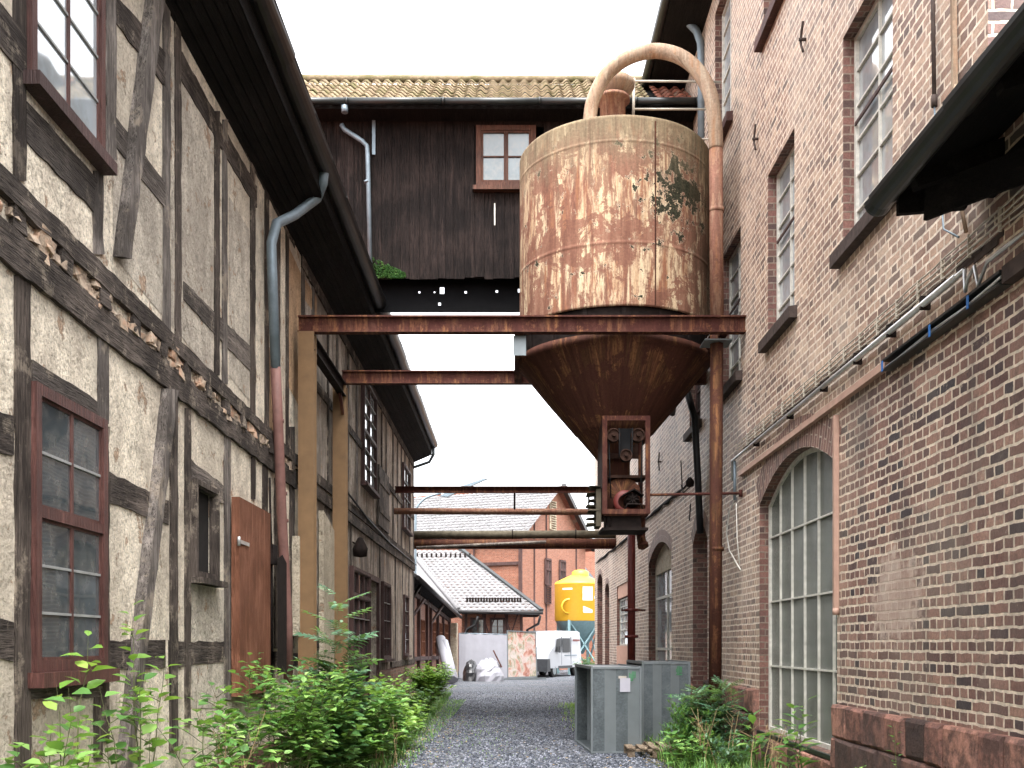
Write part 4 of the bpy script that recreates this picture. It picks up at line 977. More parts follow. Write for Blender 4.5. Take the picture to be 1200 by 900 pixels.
mb=MB(); ibeam(mb,(-2.86,Y1+.08,BT-BHt-.0),(-2.86,Y2-.1,BT-BHt-.0),.22,.12,.016); mb.build('side_beam',M['black_iron'],fr,label='side beam joining the two posts')
mb=MB(); mb.bar((-2.86,Y1+.1,BT-.75),(-2.86,Y1+.4,BT-.46),.05); mb.bar((-2.86,Y2-.1,BT-.75),(-2.86,Y2-.4,BT-.46),.05); mb.box((-2.97,Y1-.09,BT-BHt-.14),(-2.95,Y1+.2,BT-BHt)); build_each(mb,'bracket',M['rust_beam'],fr)
for x in (.1,3.02):
    mb=MB(); ibeam(mb,(x,Y1+.08,BT-.005),(x,Y2-.08,BT-.005),.22,.12,.016); mb.build('side_beam',M['rust_beam'],fr)
mb=MB(); mb.box((.02,Y1+.1,BT-.52),(.2,Y1+.12,BT-.24)); mb.box((2.75,Y1+.1,BT-.3),(3.15,Y1+.5,BT-.28)); build_each(mb,'bracket',M['galv_light'],fr,label='pale corner plate')

# ================================================================== SILO
SX,SY=1.603,16.1; SR=1.482
si=thing('rusty_silo','huge rusty silo with peeling paint, conical hopper and curved pipe on the steel frame','silo',(SX,SY,EYE+2.8))
z=lambda h: EYE+h
mb=MB(); N=96
prof=[(SR-.02,z(4.84)),(SR,z(4.85)),(SR,z(4.87)),(SR,z(5.2)),(SR,z(5.5)),(SR,z(5.70)),(SR,z(5.725)),(SR+.0025,z(5.73)),(SR+.0025,z(5.76)),(SR,z(5.765)),(SR,z(5.79)),(SR,z(6.1)),(SR,z(6.5)),(SR,z(6.9)),(SR,z(7.16)),(SR,z(7.18)),(SR+.0025,z(7.185)),(SR+.0025,z(7.21)),(SR,z(7.215)),(SR,z(7.235)),(SR,z(7.4)),(SR,z(7.52)),(SR,z(7.545)),(SR-.02,z(7.57))]
# slightly dented shell
i0=len(mb.v); mb.lathe((SX,SY,0),prof,N,uvr=SR)
from mathutils import noise as mn
for i in range(i0,len(mb.v)):
    v=mb.v[i]; d=Vector((v.x-SX,v.y-SY,0)); nn=mn.noise(Vector((v.x*1.3,v.y*1.3,v.z*.9)))*.012; mb.v[i]=v+d.normalized()*nn
mb.build('body',M['silo'],si)
mb=MB(); a=math.atan2(-1.4,.45); 
for ang in (-math.pi/2+.31,):
    c=Vector((SX+(SR+.004)*math.cos(ang),SY+(SR+.004)*math.sin(ang),0)); mb.bar(c+Vector((0,0,z(4.86))),c+Vector((0,0,z(7.5))),.02,.012,(math.cos(ang),math.sin(ang),0))
mb.build('weld_seam',M['cone'],si)
mb=MB(); mb.lathe((SX,SY,0),[(SR-.02,z(7.57)),(.35,z(7.78)),(0,z(7.8))],64); mb.build('lid',M['cream_pipe'],si)
mb=MB(); mb.lathe((SX,SY,0),[(SR-.06,z(4.85)),(SR-.07,z(4.42))],64)
for k in range(16):
    t=2*math.pi*k/16; mb.bar((SX+(SR-.05)*math.cos(t),SY+(SR-.05)*math.sin(t),z(4.43)),(SX+(SR-.05)*math.cos(t),SY+(SR-.05)*math.sin(t),z(4.84)),.015,.06,(-math.sin(t),math.cos(t),0))
mb.build('skirt',M['black_iron'],si,label='recessed greenish ring with ribs')
mb=MB(); mb.lathe((SX,SY,0),[(SR-.03,z(4.46)),(SR+.01,z(4.45)),(SR+.01,z(4.33)),(SR-.02,z(4.32)),(SR-.03,z(4.308)),(1.05,z(3.806)),(.64,z(3.325)),(.62,z(3.30)),(.60,z(3.29)),(.27,z(2.9)),(.25,z(2.86)),(.25,z(2.5))],N,uvr=SR)
mb.build('hopper',M['cone'],si)
vn=MB(); vx=P(718,120,SY).x; vn.lathe((vx,SY,0),[(.2,z(7.7)),(.2,z(8.52)),(.27,z(8.53)),(.27,z(8.58)),(.2,z(8.6)),(.17,z(8.64))],24); v=vn.build('vent',M['rust_pipe'],si)
vc=MB(); vc.lathe((vx+.04,SY,0),[(.16,z(8.62)),(.3,z(8.74)),(.31,z(8.82)),(.22,z(8.9)),(0,z(8.93))],24); vc.build('vent_cap',M['cream_pipe'],v)
# fill pipe
def sm(pts,n=6):
    out=[]; P_=[pts[0]]+pts+[pts[-1]]
    for i in range(1,len(P_)-2):
        for k in range(n):
            t=k/n; a,b,c,d=P_[i-1],P_[i],P_[i+1],P_[i+2]
            out.append(.5*((2*b)+(c-a)*t+(2*a-5*b+4*c-d)*t*t+(3*b-a-3*c+d)*t**3))
    out.append(pts[-1]); return out
PX,PY=P(840,400,14.8).x,14.8
arc=[P(691,160,15.6),P(692,133,15.6),P(697,112,15.55),P(710,88,15.5),P(730,71,15.4),P(752,62,15.3),P(775,60,15.2),P(800,68,15.05),P(820,86,14.95),P(833,113,14.85),P(838,150,14.8),P(839,175,14.8)]
mb=MB(); mb.tube(sm(arc),.105,16); fp=mb.build('fill_pipe',M['cream_pipe'],si,label='curved pale upper bend of the fill pipe')
mb=MB(); mb.tube([Vector((P(839,170,14.8).x,PY,P(839,170,14.8).z)),Vector((PX,PY,BT+.02))],.1,16); mb.tube([(PX,PY,BT+1.6),(PX,PY,BT+1.66)],.108,16); mb.build('fill_pipe',M['rust_pipe'],si,label='straight rusty pink length above the beam')
mb=MB(); mb.tube([(PX,PY,BT+.02),(PX-.03,PY,0)],.095,16); mb.tube([(PX,PY,2.95),(PX,PY,3.0)],.105,16); mb.build('fill_pipe',M['cone'],si,label='dark rusty lower length down to the ground')
# hand rail on the lid
mb=MB()
for py in (95,128): mb.tube([P(743,py,16.4),P(845,py+ (1 if py==95 else 0),16.4)],.018,8)
mb.tube([P(743,92,16.4),P(742,150,16.4)],.022,8); mb.tube([P(822,163,16.3),P(845,163,16.3)],.015,6); mb.build('hand_rail',M['conduit'],si)
# ---- discharge gear hung under the hopper
BYf=15.0; bx0,bx1=P(706,500,BYf).x,P(762,500,BYf).x; bz1,bz0=P(700,487,BYf).z,P(700,602,BYf).z; BYb=15.85
dg=thing('discharge_gear','rusty open box frame with pulleys, belts and motor under the tip of the silo cone','machine',((bx0+bx1)/2,15.4,bz0))
mb=MB(); t=.07
for yy in (BYf,BYb):
    mb.box((bx0,yy,bz0),(bx0+t,yy+.03,bz1)); mb.box((bx1-t,yy,bz0),(bx1,yy+.03,bz1)); mb.box((bx0+t,yy+.002,bz1-t),(bx1-t,yy+.028,bz1)); mb.box((bx0+t,yy+.002,bz0),(bx1-t,yy+.028,bz0+t))
for xx in (bx0,bx1-.02):
    mb.box((xx,BYf+.03,bz1-t),(xx+.02,BYb,bz1)); mb.box((xx,BYf+.03,bz0),(xx+.02,BYb,bz0+t))
mb.box((bx0+.02,BYf+.03,bz0-.02),(bx1-.02,BYb,bz0+.01)); mb.build('frame',M['rust_beam'],dg)
mb=MB(); mb.box((bx0+.003,BYf+.04,bz0+t),(bx0+.016,BYb-.01,bz1-t)); mb.box((bx0+.08,BYb-.06,bz0+.95),(bx1-.08,BYb-.04,bz1-.08)); mb.box((bx0+t,15.25,z(2.48)),(bx1-.02,15.7,z(2.52))); mb.build('plate',M['sooty_rust'],dg)
def pulley(mb,x,y,zc,r,w=.07): mb.lathe((x,y,zc),[(0,-w*.6),(r*.8,-w*.6),(r*.84,-w),(r,-w),(r,-w*.6),(r*.86,0),(r,w*.6),(r,w),(0,w)],22,'Y',False); mb.lathe((x,y,zc),[(0,-w-.04),(r*.28,-w-.04),(r*.28,w+.02),(0,w+.02)],12,'Y',False)
mb=MB(); pulley(mb,bx0+.17,15.12,z(3.08),.1); pulley(mb,bx1-.17,15.12,z(3.08),.1); pulley(mb,(bx0+bx1)/2,15.1,z(2.78),.09); 
build_each(mb,'pulley',M['sooty_rust'],dg)
mb=MB(); mid=(bx0+bx1)/2
for k in range(4):
    yy=15.05+k*.03
    mb.tube([(mid-.1,yy,z(3.18)),(mid-.09,yy,z(2.78)),(mid-.04,yy,z(2.7)),(mid+.04,yy,z(2.7)),(mid+.09,yy,z(2.78)),(mid+.1,yy,z(3.18))],.009,5)
mb.tube([(bx1-.1,15.1,z(3.08)),(bx1-.13,15.1,z(2.15))],.01,5); mb.tube([(bx0+.1,15.1,z(3.08)),(bx0+.13,15.1,z(2.15))],.01,5)
mb.prism([(mid-.1,15.18,z(3.2)),(mid+.1,15.18,z(3.2)),(mid+.07,15.18,z(2.8)),(mid-.07,15.18,z(2.8))],(0,.02,0)); mb.build('belt',M['belt'],dg)
mb=MB(); mb.lathe((mid-.02,15.5,z(2.2)),[(0,-.2),(.29,-.2),(.29,-.14),(.25,-.13),(.25,.15),(0,.15)],28,'Y'); mb.lathe((mid,15.55,0),[(.2,z(2.3)),(.2,z(2.52))],20)
mb.build('rotary_valve',M['cone'],dg)
mb=MB(); mb.lathe((mid,15.25,z(2.12)),[(.1,-.05),(.17,-.05),(.17,0),(.1,0),(.1,-.05)],24,'Y'); mb.build('ring',M['red_pipe'],dg)
mb=MB(); mb.lathe((mid+.1,15.15,z(2.13)),[(0,-.08),(.08,-.06),(.11,0),(.11,.16),(0,.16)],18,'Y'); 
for k in range(8): a=k*.785; mb.tube([(mid+.1,15.06,z(2.13)),(mid+.1+.1*math.cos(a),15.07,z(2.13)+.1*math.sin(a))],.012,5)
mb.prism([(mid-.05,15.02,z(2.2)),(mid+.12,15.02,z(2.29)),(mid+.26,15.02,z(2.2)),(mid+.26,15.02,z(2.18)),(mid+.12,15.02,z(2.27)),(mid-.05,15.02,z(2.18))],(0,.25,0)); mb.tube([(mid-.02,15.05,z(1.98)),(mid+.02,15.05,z(2.06)),(mid+.22,15.05,z(2.06)),(mid+.25,15.05,z(1.98))],.015,6)
mb.build('motor',M['black_iron'],dg)
mb=MB()
for k in range(7): mb.box((bx0-.2+R_(-.02,.05),15.1+R_(0,.2),z(2.35)-k*.09),(bx0-.005,15.6,z(2.32)-k*.09+.012),.015)
mb.box((bx0-.08,15.15,z(1.75)),(bx0-.005,15.6,z(2.3))); mb.build('louvre',M['mossy'],dg,label='mossy slatted side box')
mb=MB(); mb.box((bx0+.08,15.1,z(1.72)),(bx1-.12,15.7,bz0-.022)); mb.box((bx0+.0,15.06,z(1.68)),(bx1-.02,15.75,z(1.72))); mb.tube([(bx0+.05,15.12,bz0-.02),(bx0+.05,15.12,z(1.72))],.02,6); mb.tube([(bx0+.12,15.1,bz0-.02),(bx0+.12,15.1,z(1.72))],.02,6); mb.build('outlet',M['black_iron'],dg)
rd=thing('tie_rod','thin rusty rod from the discharge gear to the brick wall','rod',(2.6,BYf+.1,z(2.2)))
mb=MB(); yr=14.67; mb.tube([P(762,580,15.05),P(868,578,yr)],.02,8); mb.tube([P(868,574,yr),P(868,582,yr)],.03,8); mb.build('rod',M['rust_beam'],rd)
el=thing('rusty_elbow_pipe','short rusty downward pipe stub just right of and below the discharge gear','pipe',P(752,640,15.9))
mb=MB(); mb.tube(sm([P(751,592,15.9),P(751,615,15.9),P(751,628,15.9),P(753,640,15.7)],3),.07,14); mb.tube([P(753,637,15.7),P(754,641,15.68)],.085,14); mb.build('pipe',M['cone'],el)
rp=thing('red_standpipe','red oxide vertical pipe with flanges standing in front of the far brick wall','pipe',(P(740,800,22).x,22,0))
mb=MB(); x=P(740,700,22).x; mb.tube([(x,22,0.9),(x,22,z(2.95))],.085,14); 
for py in (715,746): c=P(740,py,22).z; mb.tube([(x,22,c-.03),(x,22,c+.03)],.15,14)
mb.build('pipe',M['red_pipe'],rp); mb=MB(); c=P(740,715,22).z; mb.bar((x-.22,22,c),(x+.3,22,c),.04); mb.tube([(x,22,0),(x,22,.92)],.12,10); mb.build('foot',M['rust_beam'],rp)

# ================================================================== pipes crossing the alley farther back
xb=thing('crossing_steel_beam','thin dark steel beam crossing the alley, the highest of the far crossings','steel beam',(0,26.8,z(4.1)))
mb=MB(); ibeam(mb,(P(463,570,26.8).x,26.8,z(4.13)),(RW,26.8,z(4.13)),.17,.12,.015); mb.build('beam',M['rust_beam'],xb)
mb=MB(); mb.tube([P(603,574,26.85),P(603,599,26.85)],.025,6); mb.tube([P(690,574,26.85),P(690,600,26.85)],.025,6); build_each(mb,'hanger',M['black_iron'],xb)
pp=thing('crossing_pipe','slim rusty pipe crossing the alley just under the highest far beam','pipe',(0,27,z(3.48)))
mb=MB(); mb.tube([P(462,599,26.9),(RW,26.9,z(3.47))],.085,12); mb.build('pipe',M['rust_pipe'],pp)
pq=thing('lagged_crossing_pipe','thick mossy lagged pipe with dark beam beneath it crossing the far end of the alley','pipe',(0,32.4,z(3.4)))
mb=MB(); mb.tube([P(470,627,32.6),(RW,32.6,z(3.5))],.13,14); mb.build('pipe',M['mossy'],pq)
mb=MB(); 
for px in (600,674): mb.tube([P(px,626,32.6),P(px+1.2,626,32.6)],.155,14)
build_each(mb,'clamp',M['black_iron'],pq)
mb=MB(); ibeam(mb,(-4,32.6,z(3.34)),(RW,32.6,z(3.34)),.3,.2,.02); mb.build('beam',M['rust_beam'],pq); mb=MB(); mb.tube([(-4,32.55,z(3.18)),(RW,32.55,z(3.22))],.14,14); mb.build('pipe',M['cone'],pq,label='dark lower pipe')
mb=MB(); mb.tube([P(488,642,32.3),P(640,635,32.3)],.05,8); mb.build('batten',M['tim_light'],pq)

# ================================================================== sheet metal ducts, pallet
def duct(label,x,y,rot,wd,dp,ht,paper,flip=False):
    t=thing('sheet_metal_duct',label,'duct section',(x,y,.02)); t.rotation_euler=(0,0,0)
    ca,sa=math.cos(rot),math.sin(rot)
    def T(a,b,c): return Vector((x+a*ca-b*sa,y+a*sa+b*ca,c+.02))
    th=.012
    def bx(mb,a0,a1,b0,b1,c0,c1):
        vs=[T(a,b,c) for c in (c0,c1) for b in (b0,b1) for a in (a0,a1)]
        mb.add(vs,[(0,2,3,1),(4,5,7,6),(0,1,5,4),(2,6,7,3),(0,4,6,2),(1,3,7,5)])
    sl=MB(); nb=4 if not flip else 5
    s2=MB()
    for k in range(nb):
        a0,a1=wd*k/nb,wd*(k+1)/nb; d=.0 if k%2 else .012
        tgt = sl if k%2==0 else s2
        # cross-broken folded facets
        vs=[T(a0,-.0+d,.03),T(a1,.012-d,.03),T(a1,.012-d,ht-.03),T(a0,d,ht-.03)]
        tgt.face(vs); 
        vs=[T(a0,dp-d,.0),T(a1,dp-.012+d,.0),T(a1,dp-.012+d,ht),T(a0,dp-d,ht)]; tgt.face(vs[::-1])
    build_each(sl,'side_panel',M['galv'],t); build_each(s2,'side_panel',M['galv_light'],t)
    mb=MB(); bx(mb,0,wd,.014,dp-.014,ht-.02,ht-.008); mb.build('top_panel',M['galv_light'],t)
    mb=MB(); bx(mb,0,wd,.014,dp-.014,.008,.02); mb.build('bottom_panel',M['galv'],t)
    mb=MB()
    for a0,a1 in ((-.03,.0),(wd,wd+.03)):
        e=.028
        bx(mb,a0,a1,-.02,e,0,ht+.01); bx(mb,a0,a1,dp-e,dp+.02,0,ht+.01); bx(mb,a0+.001,a1-.001,e,dp-e,ht-.03,ht+.012); bx(mb,a0+.001,a1-.001,e,dp-e,-.002,.03)
    for b in (-.006,): bx(mb,0,wd,b,.012,0,.028); bx(mb,0,wd,b,.012,ht-.028,ht)
    mb.build('flange',M['galv_light'],t)
    if paper:
        mb=MB(); bx(mb,wd*.58,wd*.80,-.012,-.008,ht-.36,ht-.16); mb.build('paper_label',M['paper'],t); mb=MB(); bx(mb,wd*.55,wd*.72,-.007,-.004,ht-.165,ht-.13); mb.build('label_tag',M['conduit'],t)
    mb=MB()
    for k in range(5): a=wd*(.78 if not flip else .72)+k*.02; bx(mb,a,a+.012,-.0105,-.0095,ht-.17+R_(-.05,.02),ht-.05+R_(-.05,.0)) if True else 0
    bx(mb,wd*.72,wd*.86,-.0105,-.0096,ht-.2,ht-.185); mb.build('spray_mark',M['green_spray'],t)
duct('galvanised duct section with a white paper label, standing left on the gravel',1.17,14.82,.06,.68,1.9,1.25,True)
duct('galvanised duct section standing behind the labelled one, nearest the brick wall',2.06,16.0,.03,.7,1.7,1.3,False,True)
pl=thing('wooden_pallet','low weathered wooden pallet lying in front of the right-hand duct section','pallet',(2.0,14.6,0))
mb=MB()
for k in range(5): a=1.62+k*.17; mb.box((a,14.3,.13),(a+.11,15.3,.15),.004)
build_each(mb,'deck_board',M['pallet'],pl)
mb=MB()
for b in (14.32,14.8,15.2):
    mb.box((1.62,b,.1),(2.41,b+.09,.128)); 
    for a in (1.62,1.97,2.3): mb.box((a,b,0.012),(a+.1,b+.09,.098))
build_each(mb,'bearer',M['pallet'],pl)

# ================================================================== BACKGROUND
# shed continuing on the left
sh=thing('lean_to_shed','low brick lean-to shed with dark timber front and tiled roof beyond the half-timbered house','shed',(-3.2,36,0))
A0,A1=Vector((-3.2,33.9,3.85)),Vector((-2.5,48,2.92))
def SH(t,zv,off=0): 
    b=A0.lerp(A1,t); return Vector((b.x-.45+off,b.y,zv))
mb=MB(); n_=6
mb.face([SH(0,0),SH(0,3.9),SH(1,2.95),SH(1,0)][::-1]); mb.face([SH(1,0),SH(1,2.95),SH(1,3.5)+Vector((-4,0,0)),SH(1,0)+Vector((-4,0,0))]); mb.face([SH(0,0),SH(0,0)+Vector((-4,0,0)),SH(0,5.5)+Vector((-4,0,0)),SH(0,3.9)]); mb.build('wall',M['brick_far'],sh)
mb=MB()
for t in (.02,.1,.26,.42,.5,.66,.8,.97): a=SH(t,0,.03); b=SH(t,3.9-.95*t-.05,.03); mb.bar(a,b,.16,.16)
mb.bar(SH(0,3.55,.03),SH(1,2.7,.03),.14,.16); mb.bar(SH(.1,1.1,.03),SH(1,1.0,.03),.14,.14)
for (t) in (.1,.5): mb.bar(SH(t,2.4,.05),SH(t+.08,3.2,.4),.08)
mb.build('timber_frame',M['frame_dark'],sh)
for t0,t1 in ((.30,.36),(.54,.60),(.84,.92),(.70,.76)):
    mb=MB(); 
    for t in (t0,t1,(t0+t1)/2): mb.bar(SH(t,1.2,.06),SH(t,2.5,.06),.07)
    for zz in (1.2,1.7,2.1,2.5): mb.bar(SH(t0,zz,.062),SH(t1,zz,.062),.05)
    w=mb.build('window',M['door_red'],sh); g=MB(); g.face([SH(t0,1.2,.03),SH(t1,1.2,.03),SH(t1,2.5,.03),SH(t0,2.5,.03)]); g.build('pane',M['glass'],w)
mb=MB(); tile_sheet(mb,A0+Vector((.05,-.2,0)),A1-A0,(-4.2,0,3.3),(A1-A0).length+.3,5.2,.3,.38,.03,.03,3); mb.build('roof',M['tile_grey'],sh)
mb=MB(); mb.tube([A0+Vector((.1,-.2,-.05)),A1+Vector((.1,.1,-.05))],.08,8); mb.tube([SH(.12,3.7,.4),SH(.12,3.2,.12),SH(.12,0,.12)],.06,8); mb.build('gutter',M['gutter_brown'],sh)
mb=MB(); mb.prism([A0+Vector((0,-.2,-.06)),A1+Vector((0,0,-.06)),SH(1,2.8),SH(0,3.7)],(0,0,.04)); mb.build('soffit',M['tim_soffit'],sh)
mb=MB(); mb.box(SH(1,0,-.1)+Vector((0,.1,0)),SH(1,2.6,.25)+Vector((.1,1.2,0))); mb.build('end_pier',M['panel_cream'],sh)
# low hipped building
lo=thing('hipped_brick_house','low brick house with braced timber walls and pale hipped tile roof in the background','house',(-.5,50,0))
YL=50.0; e0=P(537,716,YL); e1=P(634,717,YL); ez=e0.z
mb=MB(); wx_0=P(541,700,YL+.6).x; wx_1=P(612,700,YL+.6).x
mb.box((wx_0,YL+.6,0),(wx_1,YL+7,ez+.1)); mb.build('wall',M['brick_far'],lo)
tp=P(533,645,57.5); Hd=(tp-Vector((tp.x,YL,ez)))
mb=MB(); U=Vector((e1.x-e0.x,0,0)); up=Vector((0,7.5,tp.z-ez)); ul=up.length; un=up.normalized()
# roof plane: eave e0-e1, right verge climbs leftwards to tp
rows=int(ul/.36)
nb_=Vector((0,-un.z,un.y))
for r in range(rows):
    t=r*.36/ul; xa=e0.x-(t*3.2); xb=e1.x+(tp.x+.3-e1.x)*t
    o=Vector((xa,YL,ez))+un*(r*.36); c=0
    W=xb-xa; k=int(W/.3)
    for c in range(k+1):
        x0=c*.3; x1=min((c+1)*.3,W)
        if x1-x0<.05: continue
        m=(x0+x1)/2; A=[o+Vector((x0,0,0))+nb_*.03,o+Vector((m,0,0))+nb_*.075,o+Vector((x1,0,0))+nb_*.03]; B=[p+un*.38-nb_*.03 for p in A]; C=[p-nb_*.04 for p in A]
        mb.add(A+B+C,[(0,1,4,3),(1,2,5,4),(6,7,1,0),(7,8,2,1)],True)
mb.build('roof',M['tile_grey'],lo)
# left slope of the hip joining the shed roof
hp=Vector((tp.x-4.5,57.5,tp.z)); hb=Vector((e0.x,YL,ez))
mb=MB(); mb.prism([hb,Vector((e0.x-3.2,57.5,tp.z)),Vector((-9,57.5,tp.z)),Vector((-9,46,4.6)),A1+Vector((-.3,-.5,.1))],(0,0,-.1)); mb.build('roof',M['tile_grey'],lo)
mb=MB(); mb.tube([hb+Vector((0,0,.08)),Vector((e0.x-3.2,57.5,tp.z+.08))],.12,6); mb.build('hip_tiles',M['tile_grey'],lo)
mb=MB(); mb.bar(e1+Vector((.02,0,.06)),tp+Vector((.3,0,.1)),.22,.16); mb.build('verge_flashing',M['zinc_dark'],lo)
mb=MB(); mb.tube([e0+Vector((-.1,-.12,-.05)),e1+Vector((.1,-.12,-.05))],.09,8); mb.tube([P(560,722,YL-.1),P(558,732,YL+.1),P(548,737,YL+.45),P(545,745,YL+.5),P(545,790,YL+.5)],.07,8); mb.tube([P(633,722,YL-.1),P(631,731,YL+.1),P(618,738,YL+.45),P(617,790,YL+.5)],.07,8); mb.build('gutter',M['gutter_brown'],lo)
mb=MB(); mb.box((e0.x,YL,ez-.12),(e1.x,YL+.62,ez-.06)); mb.box((wx_1,YL+.62,ez-.12),(e1.x,YL+7,ez-.06)); mb.build('soffit',M['tim_soffit'],lo)
mb=MB(); yb=YL+.56
for px in (546,568,594,611): x=P(px,700,yb).x; mb.box((x-.07,yb,0),(x+.07,yb+.08,ez))
for px in (573,599): 
    for s in (-1,1): mb.bar((P(px,0,yb).x,yb,2.1),(P(px,0,yb).x+s*.35,yb,ez-.05),.13,.06)
mb.box((wx_0,yb-.004,1.9),(wx_1,yb+.07,2.02)); mb.build('timber_frame',M['frame_dark'],lo)
for px in (560,583): 
    x=P(px,700,yb).x; window_Y(lo,x-.38,x+.38,P(560,752,yb).z,P(560,724,yb).z,yb+.02,M['frame_dark'],M['glass'],2,3,.08,.04,.06)
mb=MB(); 
for k in range(20):
    t=k/19; p=Vector((e0.x+.4+t*(e1.x-e0.x-1.4),YL,ez))+un*1.0+nb_*.02; mb.box(p+Vector((-.05,-.02,0)),p+Vector((.05,.05,.24)))
p0=Vector((e0.x+.3,YL,ez))+un*1.0; mb.tube([p0+Vector((0,0,.2)),p0+Vector((e1.x-e0.x-1.3,0,.2))],.025,5)
for k in range(12):
    t=k/11; p=Vector((e0.x-2.6+t*2.9,YL,ez))+un*(ul*.86)+nb_*.02; mb.box(p+Vector((-.05,-.02,0)),p+Vector((.05,.05,.24)))
build_each(mb,'snow_guard',M['black_iron'],lo)
# big barn
ba=thing('brick_barn','tall orange brick barn with steep gable and large pale tiled roof in background','barn',(.5,60,0))
C0=Vector((.53,58,0)); C1=Vector((4.8,67,0)); Cw=Vector((C0.x-9.4*1.5,C0.y+4.46*1.5,0)); EZ=8.0; RZ=11.15
mid_=(C0+C1)/2; gv=(C1-C0).normalized(); lv=(Cw-C0).normalized(); nrm=Vector((gv.y,-gv.x,0))
mb=MB(); mb.face([C0,C1,C1+Vector((0,0,EZ)),mid_+Vector((0,0,RZ)),C0+Vector((0,0,EZ))]); mb.face([Cw,C0,C0+Vector((0,0,EZ)),Cw+Vector((0,0,EZ))]); mb.face([C1,C1+(Cw-C0),C1+(Cw-C0)+Vector((0,0,EZ)),C1+Vector((0,0,EZ))])
# custom uv for slanted walls
for i,f in enumerate(mb.f):
    d=[gv,lv,lv][i]; mb.uv[i]=[(mb.v[j].dot(d),mb.v[j].z) for j in f]
mb.build('wall',M['brick_far'],ba)
mb=MB(); e=Vector((C0.x,C0.y,EZ))-gv*.5+nrm*.0-lv*.45-Vector((0,0,.3)); slp=(mid_+Vector((0,0,RZ))-C0-Vector((0,0,EZ))); 
tile_sheet(mb,e,lv,slp,15,slp.length+.75,.3,.38,.03,.03,3); mb.build('roof',M['tile_grey'],ba)
e2=Vector((C1.x,C1.y,EZ))+gv*.5-lv*.45-Vector((0,0,.3)); s2=(mid_+Vector((0,0,RZ))-C1-Vector((0,0,EZ)))
mb=MB(); mb.prism([e2,e2+lv*15,e2+lv*15+s2*1.1,e2+s2*1.1],(0,0,.08)); mb.build('roof',M['tile_red'],ba)
mb=MB(); k=-lv*.5; top_=mid_+Vector((0,0,RZ+.1))+k; mb.bar(top_,e2+Vector((0,0,.1)),.28,.3); mb.build('verge',M['gutter_brown'],ba)
def BG(s,zv,o=.05): 
    p=C0+gv*s; nn=Vector((gv.y,-gv.x,0)); return Vector((p.x+nn.x*o,p.y+nn.y*o,zv))
def barn_s(px): # distance along the gable for a picture column
    k=(px-CX)/F; return (k*C0.y-C0.x)/(gv.x-k*gv.y)
def bz(px,py): s=barn_s(px); return EYE+(HY-py)*(C0.y+gv.y*s)/F
mb=MB()
for px in (611,626,640,675): s=barn_s(px); mb.bar(BG(s,.3,.0),BG(s,EZ+max(0,min(s,10-s))*.6-.2,.0),.18 if px!=611 else .3,.12)
mb.build('timber_post',M['frame_dark'],ba)
mb=MB()
for (x0,x1,ya,yb_) in ((645,650,588,622),):
    pass
def bwin(x0,x1,ya,yb_,mat,nm,slats=False):
    s0,s1=barn_s(x0),barn_s(x1); z1_,z0_=bz(x0,ya),bz(x0,yb_); mb=MB()
    if slats:
        k=0; zz=z0_
        while zz<z1_: mb.bar(BG(s0,zz,.08),BG(s1,zz,.08),.12,.05); zz+=.14
        for s in (s0,s1): mb.bar(BG(s,z0_,.06),BG(s,z1_,.06),.1)
        return mb.build(nm,mat,ba)
    for s in (s0,s1,(s0+s1)/2): mb.bar(BG(s,z0_,.08),BG(s,z1_,.08),.12)
    for zz in (z0_,(z0_*.4+z1_*.6),z1_): mb.bar(BG(s0,zz,.081),BG(s1,zz,.081),.12)
    w=mb.build(nm,mat,ba); g=MB(); g.face([BG(s0,z0_,.05),BG(s1,z0_,.05),BG(s1,z1_,.05),BG(s0,z1_,.05)]); g.build('pane',M['glass'],w)
bwin(638,644,655,685,M['frame_dark'],'window'); bwin(638,644,687,707,M['frame_dark'],'louvre',True); bwin(655,661,657,684,M['frame_dark'],'window'); bwin(644,650,586,620,M['panel_cream'],'louvre',True)
def BL(s,zv,o=.06): p=C0+lv*s; nn=Vector((lv.y,-lv.x,0)); nn=nn if nn.y<0 else -nn; return Vector((p.x+nn.x*o,p.y+nn.y*o,zv))
mb=MB()
for s in (0.1,3.0,5.6,8.4): mb.bar(BL(s,.3),BL(s,EZ-.1),.2,.1)
mb.bar(BL(0,6.2,.065),BL(12,6.2,.065),.12,.18); mb.bar(BL(3.0,6.0,.07),BL(1.0,3.6,.07),.1,.16); mb.build('timber_frame',M['frame_dark'],ba)
# orange building and roof beyond the yellow silo
ob=thing('orange_brick_annexe','plain orange brick annexe wall with a grey porch roof behind the yellow container','building',(7,72,0))
mb=MB(); mb.box((4.0,70,0),(16,78,P(690,640,70).z)); mb.build('wall',M['brick_far'],ob); mb=MB(); mb.prism([P(684,662,69),P(706,690,69),P(706,694,69),P(684,668,69)],(0,1,0)); mb.build('porch_roof',M['zinc'],ob)
# yellow mortar silo container on blue-green legs
ym=thing('yellow_container_silo','bright yellow round container silo with white markings on blue-green steel legs','silo',(P(676,780,55).x,55,0))
cx_,cy_=P(678,700,55).x,55.0; r_=P(706,0,55).x-cx_
mb=MB(); zt=P(0,684,55).z; zb=P(0,727,55).z
mb.lathe((cx_,cy_,0),[(0,zt+.52),(.3,zt+.5),(r_*.95,zt+.08),(r_,zt),(r_+.03,zt-.04),(r_,zt-.08),(r_,zb),(r_*.97,zb-.05)],40); mb.build('body',M['yellow'],ym)
mb=MB(); mb.lathe((cx_+.1,cy_,0),[(.45,zt+.4),(.45,zt+.62),(.3,zt+.72),(0,zt+.75)],20); mb.lathe((cx_-r_*.45,cy_-r_*.88,zt-1.25),[(.34,-.03),(.42,-.03),(.42,.02),(.34,.02)],20,'Y'); build_each(mb,'hatch',M['yellow'],ym)
